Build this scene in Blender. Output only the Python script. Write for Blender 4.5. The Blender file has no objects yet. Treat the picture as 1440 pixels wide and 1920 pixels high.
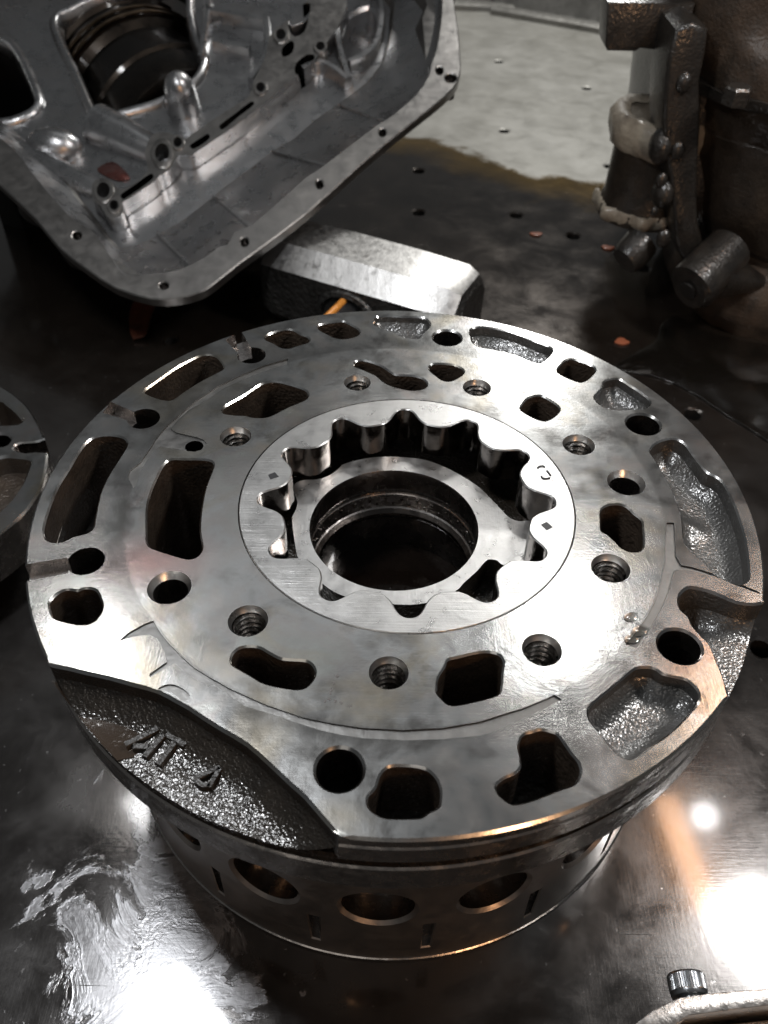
import bpy, bmesh, math, random
import numpy as np
from mathutils import Vector, Matrix
from mathutils.geometry import delaunay_2d_cdt
random.seed(7); rng=np.random.default_rng(7)
S=0.1                       # one model unit (the pump's outer radius) is 0.1 m
scene=bpy.context.scene; COL=scene.collection
# ---------------------------------------------------------------- camera
PITCH,ROLL=0.7723,0.0185
F=np.array([0,math.cos(PITCH),-math.sin(PITCH)]); R0=np.array([1.,0,0]); U0=np.cross(R0,F)
Rv=math.cos(ROLL)*R0+math.sin(ROLL)*U0; Uv=-math.sin(ROLL)*R0+math.cos(ROLL)*U0
cam=bpy.data.cameras.new('camera'); camo=bpy.data.objects.new('camera',cam); COL.objects.link(camo)
camo.matrix_world=Matrix(((Rv[0],Uv[0],-F[0],-0.031*S),(Rv[1],Uv[1],-F[1],-1.7608*S),(Rv[2],Uv[2],-F[2],1.6541*S),(0,0,0,1)))
cam.sensor_fit='VERTICAL'; cam.sensor_height=36; cam.sensor_width=27; cam.lens=36*1601.24/1920
cam.clip_start=0.005; cam.clip_end=20
cam.dof.use_dof=True; cam.dof.focus_distance=0.235; cam.dof.aperture_fstop=22
scene.camera=camo
# ---------------------------------------------------------------- world and lamps
w=bpy.data.worlds.new('World'); scene.world=w; w.use_nodes=True
bg=w.node_tree.nodes['Background']; bg.inputs['Color'].default_value=(0.95,0.98,1.0,1); bg.inputs['Strength'].default_value=0.075
def lamp(name,loc,target,sx,sy,rad,color,shape='RECTANGLE'):
    l=bpy.data.lights.new(name,'AREA'); l.shape=shape; l.size=sx*S; l.size_y=sy*S
    area=sx*sy*S*S*(math.pi/4 if shape in('DISK','ELLIPSE') else 1)
    l.energy=rad*math.pi*area; l.color=color
    o=bpy.data.objects.new(name,l); COL.objects.link(o); o.location=Vector(loc)*S
    if target: o.rotation_euler=(Vector(target)-Vector(loc)).to_track_quat('-Z','Y').to_euler()
    else: o.rotation_euler=(0,0,0.13)
    return o
lamp('key_lamp', (1.2, 2.0, 3.0), (0.3, 0, 0), 0.4, 0.26, 44, (1.0, 0.99, 0.97))
lamp('left_lamp', (-1.9, 1.6, 3.0), (-0.3, 0, 0), 0.4, 0.3, 26, (1.0, 0.99, 0.98))
lamp('right_lamp', (2.85, 0.6, 3.0), (0.8, -0.6, -1), 0.7, 0.5, 85, (1.0, 0.99, 0.98))
lamp('near_left_lamp', (-1.3, 0.1, 3.0), (-0.5, -0.8, -1), 0.7, 0.5, 70, (0.95, 0.97, 1.0))
lamp('face_fill', (-0.7, 4.6, 5.5), (0, 0.5, 0), 3.6, 2.6, 0.32, (0.96, 0.98, 1.0))  # unseen overhead fill, added to brighten the pump face
lamp('back_bench_fill', (2.0, 8.2, 4.2), (1.2, 6.0, -1), 1.0, 0.6, 110, (1.0, 0.99, 0.96))  # added out of view to brighten the far end of the bench
lamp('ceiling_lamp', (0.45, 3.6, 3.2), (0, 0, 0), 0.5, 0.3, 7, (1.0, 0.97, 0.93))
lamp('ceiling_lamp', (-0.1, 3.6, 3.2), (0, 0, 0), 0.4, 0.25, 7, (1.0, 0.97, 0.93))
lamp('copper_streak_light', (2.42, 1.26, 3.0), None, 0.2, 0.95, 20, (1.0, 0.55, 0.3))  # unseen warm strip added to throw the copper streak on the bench
lamp('bulb', (2.65, 1.56, 3.0), (1, 0, -1), 0.2, 0.2, 40, (1.0, 1.0, 1.0), 'DISK')
lamp('warm_lamp', (1.6, -3.4, 0.9), (0, 0, -0.5), 0.5, 0.5, 30, (1.0, 0.55, 0.28))
lamp('front_fill', (-1.2, -4.2, 2.6), (0, 0, -0.5), 2.2, 1.2, 0.9, (1.0, 0.93, 0.86))  # soft fill added behind the camera to lift the rim and drum
scene.view_settings.view_transform='Standard'; scene.view_settings.look='None'; scene.view_settings.exposure=0.12; scene.view_settings.gamma=1
scene.cycles.max_bounces=8; scene.cycles.sample_clamp_indirect=6
# ---------------------------------------------------------------- measured outlines, in model units on the pump face, bench and case planes
D={"ports":{"a":[[-0.9432,-0.1691],[-0.9504,-0.139],[-0.955,-0.0925],[-0.9574,-0.0338],[-0.9561,0.0271],[-0.9471,0.0905],[-0.9393,0.1624],[-0.9286,0.2122],[-0.9079,0.2412],[-0.8697,0.25],[-0.8312,0.2415],[-0.8114,0.2219],[-0.8069,0.197],[-0.8158,0.1417],[-0.8274,0.0764],[-0.8335,0.008],[-0.8296,-0.052],[-0.8235,-0.1048],[-0.8185,-0.1457],[-0.83,-0.1637],[-0.8622,-0.177],[-0.8794,-0.1923],[-0.8985,-0.2002],[-0.9253,-0.1935]],
"b":[[-0.6695,-0.152],[-0.6861,-0.0738],[-0.6907,-0.0091],[-0.6858,0.063],[-0.678,0.1169],[-0.6613,0.1437],[-0.6222,0.1448],[-0.5768,0.1461],[-0.5443,0.1398],[-0.5335,0.121],[-0.5357,0.0857],[-0.5399,0.0442],[-0.5417,-0.0007],[-0.5381,-0.0762],[-0.529,-0.1483],[-0.515,-0.1977],[-0.5125,-0.221],[-0.5216,-0.2424],[-0.5426,-0.2505],[-0.5826,-0.2382],[-0.6206,-0.2238],[-0.6504,-0.209],[-0.6624,-0.1858]],
"c":[[-0.8111,0.4782],[-0.7907,0.5153],[-0.7678,0.5532],[-0.7341,0.6075],[-0.6973,0.6516],[-0.6623,0.6846],[-0.6359,0.6894],[-0.6114,0.6782],[-0.5915,0.6511],[-0.5779,0.6203],[-0.5817,0.6009],[-0.6123,0.5694],[-0.6492,0.5271],[-0.6877,0.4748],[-0.7109,0.4384],[-0.7307,0.4307],[-0.7674,0.4437],[-0.8016,0.4641]],
"d":[[-0.5447,0.3808],[-0.5361,0.4087],[-0.4844,0.4667],[-0.4398,0.5263],[-0.3979,0.5424],[-0.3528,0.529],[-0.2982,0.5014],[-0.2831,0.4729],[-0.2937,0.4441],[-0.3415,0.4076],[-0.3953,0.3581],[-0.436,0.3501],[-0.4706,0.3599],[-0.5042,0.3616],[-0.5343,0.3675]],
"e":[[-0.4573,0.7983],[-0.4503,0.8198],[-0.4245,0.8421],[-0.3929,0.8562],[-0.3642,0.8528],[-0.3385,0.8279],[-0.3114,0.8117],[-0.3028,0.7909],[-0.3108,0.7738],[-0.3417,0.7562],[-0.3678,0.7388],[-0.3957,0.742],[-0.4213,0.766],[-0.4512,0.7859]],
"f":[[-0.2781,0.8732],[-0.2722,0.891],[-0.2444,0.9052],[-0.2067,0.9154],[-0.1875,0.916],[-0.1676,0.899],[-0.1404,0.8735],[-0.1302,0.8521],[-0.1342,0.8305],[-0.1546,0.8127],[-0.187,0.8032],[-0.2154,0.8107],[-0.24,0.8312],[-0.2649,0.8519]],
"g":[[-0.0772,0.9154],[-0.0729,0.9424],[-0.0538,0.9566],[0.0236,0.9548],[0.0962,0.9528],[0.115,0.9309],[0.1217,0.9089],[0.1163,0.8866],[0.0941,0.8468],[0.0795,0.8163],[0.0467,0.8152],[0.0186,0.8271],[-0.005,0.852],[-0.0431,0.8725],[-0.072,0.8934]],
"h":[[-0.1392,0.65],[-0.1353,0.6659],[-0.1129,0.6745],[-0.0764,0.6599],[-0.0445,0.6374],[-0.0219,0.6111],[0.0005,0.5927],[0.0448,0.5903],[0.0801,0.58],[0.0995,0.5581],[0.1012,0.5358],[0.0877,0.517],[0.0528,0.5086],[0.0137,0.5184],[-0.0212,0.5357],[-0.0434,0.5573],[-0.0615,0.5831],[-0.0886,0.6051],[-0.1204,0.6272],[-0.1364,0.636]],
"i":[[0.1125,0.6386],[0.122,0.6584],[0.1537,0.6634],[0.1941,0.6568],[0.2201,0.6381],[0.2272,0.619],[0.2203,0.5997],[0.1992,0.5762],[0.1766,0.562],[0.1548,0.5673],[0.142,0.582],[0.125,0.6043],[0.1143,0.6231]],
"j":[[0.2625,0.8611],[0.2736,0.8876],[0.31,0.8976],[0.3756,0.8823],[0.4389,0.8498],[0.4909,0.8089],[0.53,0.7851],[0.5414,0.7647],[0.5354,0.7359],[0.5101,0.6987],[0.4895,0.6782],[0.4631,0.6853],[0.4254,0.7161],[0.3817,0.739],[0.328,0.7577],[0.2918,0.7689],[0.2701,0.7932],[0.2652,0.8268]],
"k":[[0.5434,0.6407],[0.5612,0.6726],[0.5782,0.697],[0.6022,0.7057],[0.6358,0.6869],[0.6646,0.6681],[0.672,0.6449],[0.6615,0.6213],[0.6387,0.5901],[0.6135,0.5705],[0.5886,0.581],[0.5606,0.6028],[0.5454,0.6215]],
"l":[[0.3975,0.4196],[0.4064,0.4444],[0.427,0.4769],[0.4546,0.4921],[0.4758,0.4891],[0.5025,0.4614],[0.5186,0.4372],[0.5201,0.4164],[0.5063,0.3919],[0.4821,0.3674],[0.4603,0.3601],[0.4329,0.3761],[0.4063,0.4026]],
"m":[[0.6434,0.4835],[0.6507,0.5018],[0.6765,0.539],[0.6889,0.5729],[0.7093,0.5886],[0.7412,0.5934],[0.7696,0.5568],[0.7975,0.5208],[0.8162,0.4853],[0.8182,0.464],[0.8052,0.4424],[0.7794,0.4312],[0.7538,0.4304],[0.7225,0.4225],[0.6933,0.4251],[0.6695,0.4348],[0.6516,0.4553]],
"n":[[0.7697,0.2236],[0.7879,0.2523],[0.8215,0.2756],[0.8558,0.283],[0.8793,0.2613],[0.8897,0.2208],[0.9016,0.1722],[0.9147,0.1307],[0.9368,0.1108],[0.9493,0.0851],[0.9546,0.0343],[0.956,-0.0151],[0.9539,-0.0685],[0.9489,-0.1303],[0.9363,-0.2047],[0.9217,-0.2665],[0.9114,-0.2898],[0.8884,-0.304],[0.8633,-0.2955],[0.8348,-0.2733],[0.8201,-0.2363],[0.8002,-0.2033],[0.7823,-0.1597],[0.7901,-0.109],[0.7978,-0.0568],[0.7986,0.0025],[0.7962,0.0581],[0.7885,0.1096],[0.7806,0.1627],[0.7725,0.1989]],
"o":[[0.576,-0.0414],[0.5882,-0.0249],[0.6106,-0.0146],[0.6367,-0.0155],[0.653,-0.0286],[0.6638,-0.0497],[0.6808,-0.0756],[0.6781,-0.1068],[0.6716,-0.1475],[0.6637,-0.1775],[0.65,-0.1925],[0.6281,-0.1955],[0.6089,-0.1838],[0.5928,-0.1546],[0.5769,-0.1324],[0.5645,-0.12],[0.5688,-0.0838]],
"q":[[0.4358,-0.7012],[0.4422,-0.6802],[0.4617,-0.6622],[0.501,-0.6291],[0.545,-0.5913],[0.5671,-0.574],[0.5899,-0.5697],[0.6112,-0.573],[0.6267,-0.5877],[0.6559,-0.5963],[0.679,-0.6032],[0.6932,-0.6213],[0.6979,-0.6393],[0.6909,-0.6608],[0.672,-0.6823],[0.6367,-0.7175],[0.6,-0.7484],[0.5656,-0.7722],[0.5383,-0.7921],[0.518,-0.8069],[0.4982,-0.8057],[0.4803,-0.7933],[0.4669,-0.7709],[0.4539,-0.7448],[0.44,-0.7216]],
"r":[[0.2149,-0.8824],[0.2201,-0.8703],[0.238,-0.8577],[0.2586,-0.8481],[0.2715,-0.8324],[0.2735,-0.8135],[0.2718,-0.788],[0.277,-0.7651],[0.2884,-0.7533],[0.3066,-0.7479],[0.3219,-0.7426],[0.3421,-0.7455],[0.3587,-0.7535],[0.3702,-0.7762],[0.3815,-0.7986],[0.3931,-0.8174],[0.396,-0.8361],[0.3903,-0.8547],[0.3768,-0.8702],[0.3473,-0.8813],[0.3179,-0.8938],[0.2831,-0.9078],[0.252,-0.9157],[0.2385,-0.913],[0.2206,-0.8972]],
"s":[[-0.0529,-0.9173],[-0.0518,-0.9055],[-0.037,-0.8874],[-0.0291,-0.8601],[-0.0181,-0.8445],[-0.004,-0.8373],[0.0244,-0.8358],[0.0527,-0.8384],[0.0724,-0.8457],[0.0888,-0.8638],[0.0964,-0.8878],[0.0957,-0.9085],[0.091,-0.9261],[0.0701,-0.938],[0.0563,-0.9483],[0.0346,-0.9507],[0.0048,-0.9513],[-0.0195,-0.9498],[-0.0387,-0.9402],[-0.0499,-0.9289]],
"t":[[-0.3832,-0.5706],[-0.3812,-0.5514],[-0.3676,-0.5355],[-0.3428,-0.5303],[-0.3201,-0.5344],[-0.2962,-0.5495],[-0.2695,-0.5642],[-0.2441,-0.5675],[-0.2157,-0.5688],[-0.1997,-0.5741],[-0.1876,-0.5889],[-0.185,-0.6038],[-0.1899,-0.6224],[-0.2038,-0.6409],[-0.2216,-0.6467],[-0.2493,-0.6437],[-0.2806,-0.6372],[-0.306,-0.6286],[-0.3328,-0.6108],[-0.363,-0.5929],[-0.3785,-0.5819]],
"u":[[0.0988,-0.6379],[0.1028,-0.6086],[0.1194,-0.5783],[0.1264,-0.5591],[0.152,-0.5509],[0.1907,-0.5384],[0.2227,-0.5338],[0.2475,-0.541],[0.2566,-0.56],[0.2509,-0.5904],[0.244,-0.6347],[0.2321,-0.653],[0.1885,-0.6681],[0.1456,-0.6796],[0.1245,-0.6801],[0.1071,-0.6628],[0.0984,-0.6487]],
"v":[[-0.8575,-0.4121],[-0.8559,-0.3949],[-0.8422,-0.3728],[-0.8247,-0.3636],[-0.8001,-0.3674],[-0.7855,-0.3591],[-0.765,-0.3599],[-0.7489,-0.3705],[-0.734,-0.3963],[-0.7254,-0.4175],[-0.7251,-0.4386],[-0.7328,-0.4596],[-0.7463,-0.4702],[-0.7718,-0.472],[-0.7926,-0.4672],[-0.8137,-0.4615],[-0.8323,-0.4536],[-0.8452,-0.4372]]},"cut":[[-0.8056,-0.5941],[-0.7873,-0.5986],[-0.7544,-0.6053],[-0.7145,-0.6156],[-0.6558,-0.629],[-0.5968,-0.6459],[-0.5385,-0.6626],[-0.4913,-0.6878],[-0.458,-0.7065],[-0.4245,-0.7291],[-0.3763,-0.7589],[-0.3193,-0.7931],[-0.2645,-0.8402],[-0.2187,-0.8821],[-0.1852,-0.9111],[-0.1495,-0.9509],[-0.1264,-0.9763],[-0.1093,-0.9958]],
"notch":[[0.9298,-0.3651],[0.9025,-0.3723],[0.8608,-0.3654],[0.8319,-0.3478],[0.8025,-0.3308],[0.7711,-0.3204],[0.7505,-0.3209],[0.7291,-0.3392],[0.7188,-0.3614],[0.7167,-0.3917],[0.7316,-0.4126],[0.7343,-0.4418],[0.749,-0.4741],[0.7623,-0.4979],[0.7659,-0.5447],[0.7693,-0.5901],[0.7671,-0.6431]],
"channels":[[[-0.9611,-0.283],[-0.8565,-0.2555],[-0.8438,-0.2825],[-0.8396,-0.31],[-0.943,-0.3406]],[[-0.906,0.4169],[-0.8181,0.3644],[-0.8068,0.3323],[-0.8318,0.3236],[-0.9171,0.3593]],[[-0.5518,0.8491],[-0.4981,0.7329],[-0.5137,0.6934],[-0.5419,0.707],[-0.5945,0.7794]]],
"bolt":[[-0.8048,-0.2665,0.0483],[-0.7829,0.333,0.0501],[-0.4924,0.6901,0.0487],[0.1804,0.8223,0.0494],[0.774,0.3526,0.0516],[0.6859,-0.5056,0.0508],[-0.1153,-0.8458,0.0504]],
"small":[[-0.6053,0.209,0.0275]],
"dowel":[[-0.5714,-0.3508,0.0555],[0.6681,0.0785,0.0549]],
"thread":[[-0.4866,0.2548,0.0475],[-0.1264,0.5435,0.0438],[0.2655,0.5284,0.0464],[0.5558,0.2456,0.0488],[0.5639,-0.2568,0.0508],[0.3525,-0.5238,0.0479],[-0.0132,-0.5981,0.0465],[-0.359,-0.4529,0.0492]],
"grooves":[[[-0.5898,-0.4583],[-0.5666,-0.4924],[-0.5373,-0.5276],[-0.4985,-0.5656],[-0.4652,-0.5951],[-0.4306,-0.6174],[-0.3702,-0.6525],[-0.293,-0.6891],[-0.2039,-0.7217],[-0.1403,-0.7352],[-0.0692,-0.7458],[0.0189,-0.7493],[0.1072,-0.7421],[0.1908,-0.7242],[0.2957,-0.6848],[0.3662,-0.6508],[0.3818,-0.6618],[0.3117,-0.7025],[0.237,-0.738],[0.2184,-0.7491],[0.1884,-0.759],[0.1062,-0.7699],[0.0247,-0.7743],[-0.0684,-0.771],[-0.1153,-0.7641],[-0.1627,-0.7531],[-0.2231,-0.7329],[-0.26,-0.7188],[-0.3316,-0.6969],[-0.3738,-0.6697],[-0.4149,-0.639],[-0.426,-0.6458],[-0.4743,-0.614],[-0.5141,-0.583],[-0.5634,-0.6233],[-0.5668,-0.6142],[-0.5335,-0.5797],[-0.5461,-0.5474],[-0.569,-0.5125],[-0.5906,-0.501],[-0.6276,-0.5079],[-0.6609,-0.5226],[-0.6403,-0.4942],[-0.6103,-0.4691]],[[-0.3664,0.6742],[-0.4471,0.6284],[-0.5274,0.5608],[-0.5845,0.5034],[-0.637,0.4301],[-0.678,0.353],[-0.7078,0.2923],[-0.7252,0.237],[-0.7348,0.1867],[-0.7494,0.1256],[-0.7725,0.0896],[-0.7698,0.0607],[-0.7445,0.0161],[-0.7394,0.0274],[-0.7405,0.0846],[-0.7318,0.1351],[-0.7204,0.1748],[-0.7059,0.2011],[-0.6562,0.192],[-0.6266,0.1824],[-0.5983,0.1795],[-0.5763,0.1912],[-0.5677,0.2163],[-0.5795,0.2349],[-0.6017,0.247],[-0.636,0.2575],[-0.6706,0.2687],[-0.6902,0.2863],[-0.6772,0.3262],[-0.6532,0.3775],[-0.6037,0.4346],[-0.5581,0.5006],[-0.4879,0.5621],[-0.4227,0.6098],[-0.3635,0.6428]],[[0.7489,-0.0843],[0.7289,-0.161],[0.7111,-0.2343],[0.6879,-0.2953],[0.6552,-0.3673],[0.6251,-0.4151],[0.5907,-0.4636],[0.5553,-0.5046],[0.5807,-0.5139],[0.6276,-0.4504],[0.6664,-0.3929],[0.6977,-0.3355],[0.728,-0.263],[0.7378,-0.2581],[0.7787,-0.2617],[0.8295,-0.2803],[0.8768,-0.3088],[0.9315,-0.3374],[0.9304,-0.3299],[0.88,-0.2974],[0.8319,-0.2711],[0.7819,-0.249],[0.7521,-0.2417],[0.7456,-0.2095],[0.7693,-0.0837]],[[-0.5398,-0.6562],[-0.5242,-0.6425],[-0.503,-0.642],[-0.4794,-0.6542],[-0.463,-0.6699],[-0.4703,-0.6877],[-0.4854,-0.6792],[-0.5049,-0.6637]],[[0.3745,-0.6434],[0.4121,-0.6281],[0.4275,-0.6161],[0.4334,-0.6335],[0.4086,-0.6527],[0.3828,-0.6632]]],
"rotor":[[0.0641,0.3855],[0.0474,0.3987],[0.0221,0.4048],[-0.0032,0.3972],[-0.0157,0.3762],[-0.0362,0.3419],[-0.0607,0.3199],[-0.0936,0.3137],[-0.1186,0.3228],[-0.1484,0.3419],[-0.1695,0.348],[-0.1936,0.3339],[-0.207,0.3136],[-0.2069,0.2777],[-0.2092,0.2488],[-0.2237,0.2231],[-0.2428,0.2082],[-0.2746,0.2061],[-0.3144,0.2037],[-0.3367,0.1858],[-0.3444,0.1641],[-0.3319,0.1374],[-0.3135,0.1082],[-0.3067,0.0851],[-0.313,0.0618],[-0.3228,0.0445],[-0.3474,0.0241],[-0.3758,0.0066],[-0.3867,-0.013],[-0.386,-0.0348],[-0.3761,-0.056],[-0.3481,-0.0738],[-0.3213,-0.0837],[-0.3085,-0.1016],[-0.3019,-0.1323],[-0.3084,-0.1577],[-0.325,-0.188],[-0.3335,-0.2078],[-0.3302,-0.2222],[-0.3159,-0.241],[-0.2973,-0.2524],[-0.273,-0.2508],[-0.245,-0.2511],[-0.2199,-0.2599],[-0.2011,-0.2804],[-0.193,-0.2986],[-0.194,-0.2941],[-0.1909,-0.3303],[-0.1922,-0.3615],[-0.1775,-0.3808],[-0.157,-0.3876],[-0.137,-0.3863],[-0.1242,-0.3751],[-0.1012,-0.3615],[-0.0746,-0.352],[-0.0474,-0.358],[-0.0237,-0.3705],[-0.0068,-0.3918],[0.0033,-0.4214],[0.0198,-0.4315],[0.0428,-0.4339],[0.0659,-0.4304],[0.0743,-0.4197],[0.0866,-0.3896],[0.1006,-0.3675],[0.1214,-0.3517],[0.1453,-0.3467],[0.1685,-0.3549],[0.1945,-0.3718],[0.2173,-0.3813],[0.2375,-0.3799],[0.2619,-0.3274],[0.2668,-0.2965],[0.2715,-0.2733],[0.289,-0.2519],[0.3076,-0.2406],[0.336,-0.2365],[0.3782,-0.2355],[0.3896,-0.228],[0.3996,-0.2037],[0.4056,-0.1841],[0.3973,-0.1646],[0.3813,-0.1475],[0.3706,-0.1301],[0.3676,-0.1072],[0.3757,-0.0836],[0.3945,-0.0648],[0.4184,-0.0509],[0.4387,-0.037],[0.4487,-0.0178],[0.4489,-0.0014],[0.4411,0.026],[0.4253,0.0367],[0.3963,0.05],[0.375,0.0665],[0.3655,0.0863],[0.3613,0.1095],[0.3703,0.1333],[0.3893,0.1637],[0.3945,0.176],[0.3892,0.2003],[0.3787,0.2155],[0.3639,0.2275],[0.3313,0.2235],[0.2951,0.2237],[0.272,0.2374],[0.2534,0.2623],[0.2513,0.2912],[0.2497,0.3304],[0.2343,0.35],[0.2056,0.3592],[0.1758,0.3449],[0.1502,0.3275],[0.1293,0.3203],[0.1045,0.3228],[0.08,0.3387]],
"land":[[-0.2993,0.042],[-0.3037,0.025],[-0.2934,0.0648],[-0.2924,0.0995],[-0.3035,0.1345],[-0.3072,0.1765],[-0.28,0.1955],[-0.2391,0.1997],[-0.1992,0.2225],[-0.1719,0.2579],[-0.16,0.2741],[-0.0977,0.3017],[-0.0343,0.3133],[0.0338,0.3119],[0.0973,0.3007],[0.1596,0.2672],[0.216,0.2216],[0.2625,0.1739],[0.3096,0.0982],[0.3373,0.0503],[0.3671,0.0314],[0.399,0.0351],[0.4388,0.0056],[0.4366,-0.075],[0.4046,-0.1527],[0.3678,-0.1486],[0.3083,-0.145],[0.291,-0.1277],[0.2688,-0.1232],[0.2528,-0.1363],[0.2321,-0.1669],[0.1924,-0.2121],[0.1691,-0.2414],[0.1026,-0.2806],[0.0486,-0.2935],[-0.005,-0.2925],[-0.0767,-0.2849],[-0.1239,-0.2721],[-0.1646,-0.2519],[-0.1991,-0.2217],[-0.2345,-0.1884],[-0.2682,-0.1392],[-0.2858,-0.067],[-0.3,0.014]],
"marks":[[[-0.369,0.0816],[-0.3501,0.0938],[-0.3365,0.0738],[-0.36,0.0628]],[[0.3989,-0.1022],[0.4172,-0.0904],[0.4311,-0.1107],[0.4131,-0.1239]]],
"pen":[[[0.4172,0.1316],[0.4241,0.1407],[0.4342,0.1428],[0.4405,0.1364]],[[0.4436,0.1235],[0.4496,0.109],[0.453,0.0992]],[[0.4251,0.0996],[0.4278,0.0892],[0.4391,0.0872],[0.4494,0.0915]]],
"dots":[[-0.1321,-0.6101],[-0.1387,-0.6304],[-0.1438,-0.6486],[-0.1463,-0.6576],[-0.1469,-0.6736],[-0.1556,-0.6791],[-0.133,-0.6786],[-0.1193,-0.6825],[-0.0994,-0.6901]],
"letters":[[[-0.6084,-0.748],[-0.5764,-0.7279],[-0.5429,-0.7053]],[[-0.5583,-0.7772],[-0.5441,-0.7518],[-0.5284,-0.7241]],[[-0.5892,-0.7527],[-0.5561,-0.752]],[[-0.5245,-0.7962],[-0.5107,-0.7679],[-0.4966,-0.7389]],[[-0.5203,-0.7188],[-0.496,-0.7338],[-0.4724,-0.7469]],[[-0.4384,-0.83],[-0.4129,-0.8151],[-0.3856,-0.8]],[[-0.3854,-0.8016],[-0.3937,-0.8243],[-0.4031,-0.8483]],[[-0.432,-0.8331],[-0.417,-0.8438],[-0.4012,-0.8419]]],
"cutpool":[[-0.828,-0.5747],[-0.7906,-0.5816],[-0.7353,-0.5956],[-0.6733,-0.6131],[-0.6042,-0.6376],[-0.5473,-0.6691],[-0.5557,-0.7187],[-0.5864,-0.7737],[-0.6204,-0.7827],[-0.6667,-0.7416],[-0.7158,-0.694],[-0.7594,-0.6482],[-0.8001,-0.6046]],
"d2":{"rim":[[-1.738,1.3119],[-1.6595,1.2513],[-1.5756,1.1696],[-1.4969,1.0612],[-1.4366,0.9569],[-1.3938,0.8565],[-1.3741,0.7754],[-1.3608,0.6814],[-1.3641,0.5907],[-1.3845,0.4944],[-1.4339,0.4041]],
"a":[[-1.7561,1.183],[-1.7018,1.2037],[-1.6706,1.1793],[-1.6224,1.1369],[-1.5711,1.0771],[-1.5682,1.0501],[-1.5912,1.0404],[-1.6455,1.0359],[-1.7039,1.0431]],
"c":[[-1.5414,0.8868],[-1.5375,0.9083],[-1.5191,0.9191],[-1.4879,0.9239],[-1.4572,0.9305],[-1.4116,0.949],[-1.377,0.8681],[-1.4083,0.8644],[-1.4448,0.8661],[-1.4784,0.8585],[-1.5175,0.8685],[-1.5348,0.8775]],
"l":[[-1.6124,0.7687],[-1.592,0.8124],[-1.556,0.8326],[-1.5126,0.8311],[-1.4601,0.8227],[-1.4488,0.8002],[-1.4435,0.7469],[-1.4412,0.6844],[-1.4474,0.6283],[-1.4638,0.5537],[-1.5173,0.4947]],
"h":[[-1.5746,0.9443],[-1.5903,0.9698],[-1.6187,0.9777],[-1.6449,0.9682],[-1.646,0.9394],[-1.6237,0.9058],[-1.5922,0.8983],[-1.5753,0.9129]]},"caseO":[-1.1359,2.0091,-0.55],
"case":{"outer":[[-2.0166,1.7961],[-1.4582,1.1862],[-0.9745,0.7253],[-0.7388,0.4927],[-0.5848,0.3039],[-0.4253,0.1671],[-0.253,0.0445],[-0.069,-0.0183],[0.0623,-0.0119],[0.1691,0.0275],[0.23,0.0796],[0.3433,0.2133],[0.4432,0.318],[0.6646,0.5607],[0.8705,0.8305],[1.0819,1.098],[1.3284,1.38],[1.4584,1.5468],[1.4977,1.6609],[1.5061,1.7579],[1.497,2.0678],[1.4764,2.3378],[1.4655,2.6531],[0.9604,3.2609],[-0.4702,3.3966],[-2.3682,3.0403]],
"inner":[[-1.9623,1.9409],[-1.4262,1.4246],[-0.9664,1.0038],[-0.8214,0.8151],[-0.6737,0.6369],[-0.5437,0.4901],[-0.4313,0.4157],[-0.3362,0.285],[-0.2901,0.2156],[-0.2228,0.1271],[-0.0798,0.1408],[0.0409,0.1644],[0.1661,0.2511],[0.2321,0.3236],[0.2795,0.3427],[0.3047,0.4264],[0.3889,0.4761],[0.5369,0.6671],[0.6553,0.825],[0.7021,0.8657],[0.8628,1.047],[1.0262,1.2304],[1.0998,1.2963],[1.2407,1.4741],[1.3179,1.6378],[1.3373,1.7532],[1.3666,1.8713],[1.391,2.0648],[1.4074,2.3358],[1.3601,2.543],[0.9309,3.0264],[-0.4391,3.1583],[-2.203,2.8177]],
"foot":[[-2.0624,2.2534],[-1.5441,1.7726],[-1.0625,1.3187],[-0.9068,1.158],[-0.7538,0.9933],[-0.635,0.8327],[-0.5196,0.6765],[-0.4191,0.5435],[-0.3599,0.4993],[-0.2902,0.52],[-0.2165,0.5561],[-0.1112,0.6475],[-0.0497,0.6998],[0.0212,0.7808],[0.0824,0.8505],[0.154,0.946],[0.3283,1.1469],[0.4189,1.2566],[0.5011,1.333],[0.5458,1.3694],[0.6632,1.5339],[0.7856,1.6613],[0.8852,1.7765],[0.9578,1.8643],[1.0114,1.9675],[1.0464,2.0471],[1.0684,2.1324],[1.103,2.3167],[1.1076,2.5057],[1.1051,2.7168],[0.9656,2.9938],[-0.4849,3.1248],[-2.2495,2.9557]],
"ridge":[[-0.5621,0.8905],[-0.5477,0.9479],[-0.4899,0.9617],[-0.4369,0.9099],[-0.3993,0.8784],[-0.3601,0.8956],[-0.3027,0.9541],[-0.265,1.0293],[-0.3004,1.1544],[-0.2924,1.2748],[-0.2531,1.3282],[-0.1913,1.3298],[-0.1253,1.2966],[-0.0924,1.28],[-0.0698,1.298],[0.0601,1.447],[0.1747,1.5628],[0.2553,1.6568],[0.2699,1.7883],[0.3048,1.9184],[0.328,2.0412],[0.3332,2.1913],[0.3778,2.2689],[0.5009,2.4544],[0.5946,2.6174],[0.8014,2.6234],[0.7771,2.3576],[0.7163,2.202],[0.657,2.0504],[0.5978,1.9265],[0.537,1.8526],[0.4769,1.7797],[0.3607,1.6135],[0.2752,1.4975],[0.1623,1.361],[-0.0044,1.1833],[-0.0468,1.1524],[-0.1076,1.1509],[-0.1287,1.0745],[-0.1661,1.0111],[-0.1934,0.9897],[-0.2302,0.9273],[-0.3336,0.8157],[-0.3719,0.775],[-0.3555,0.7044],[-0.3992,0.6644],[-0.4459,0.6827],[-0.4857,0.7484],[-0.5381,0.7987]],
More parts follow.
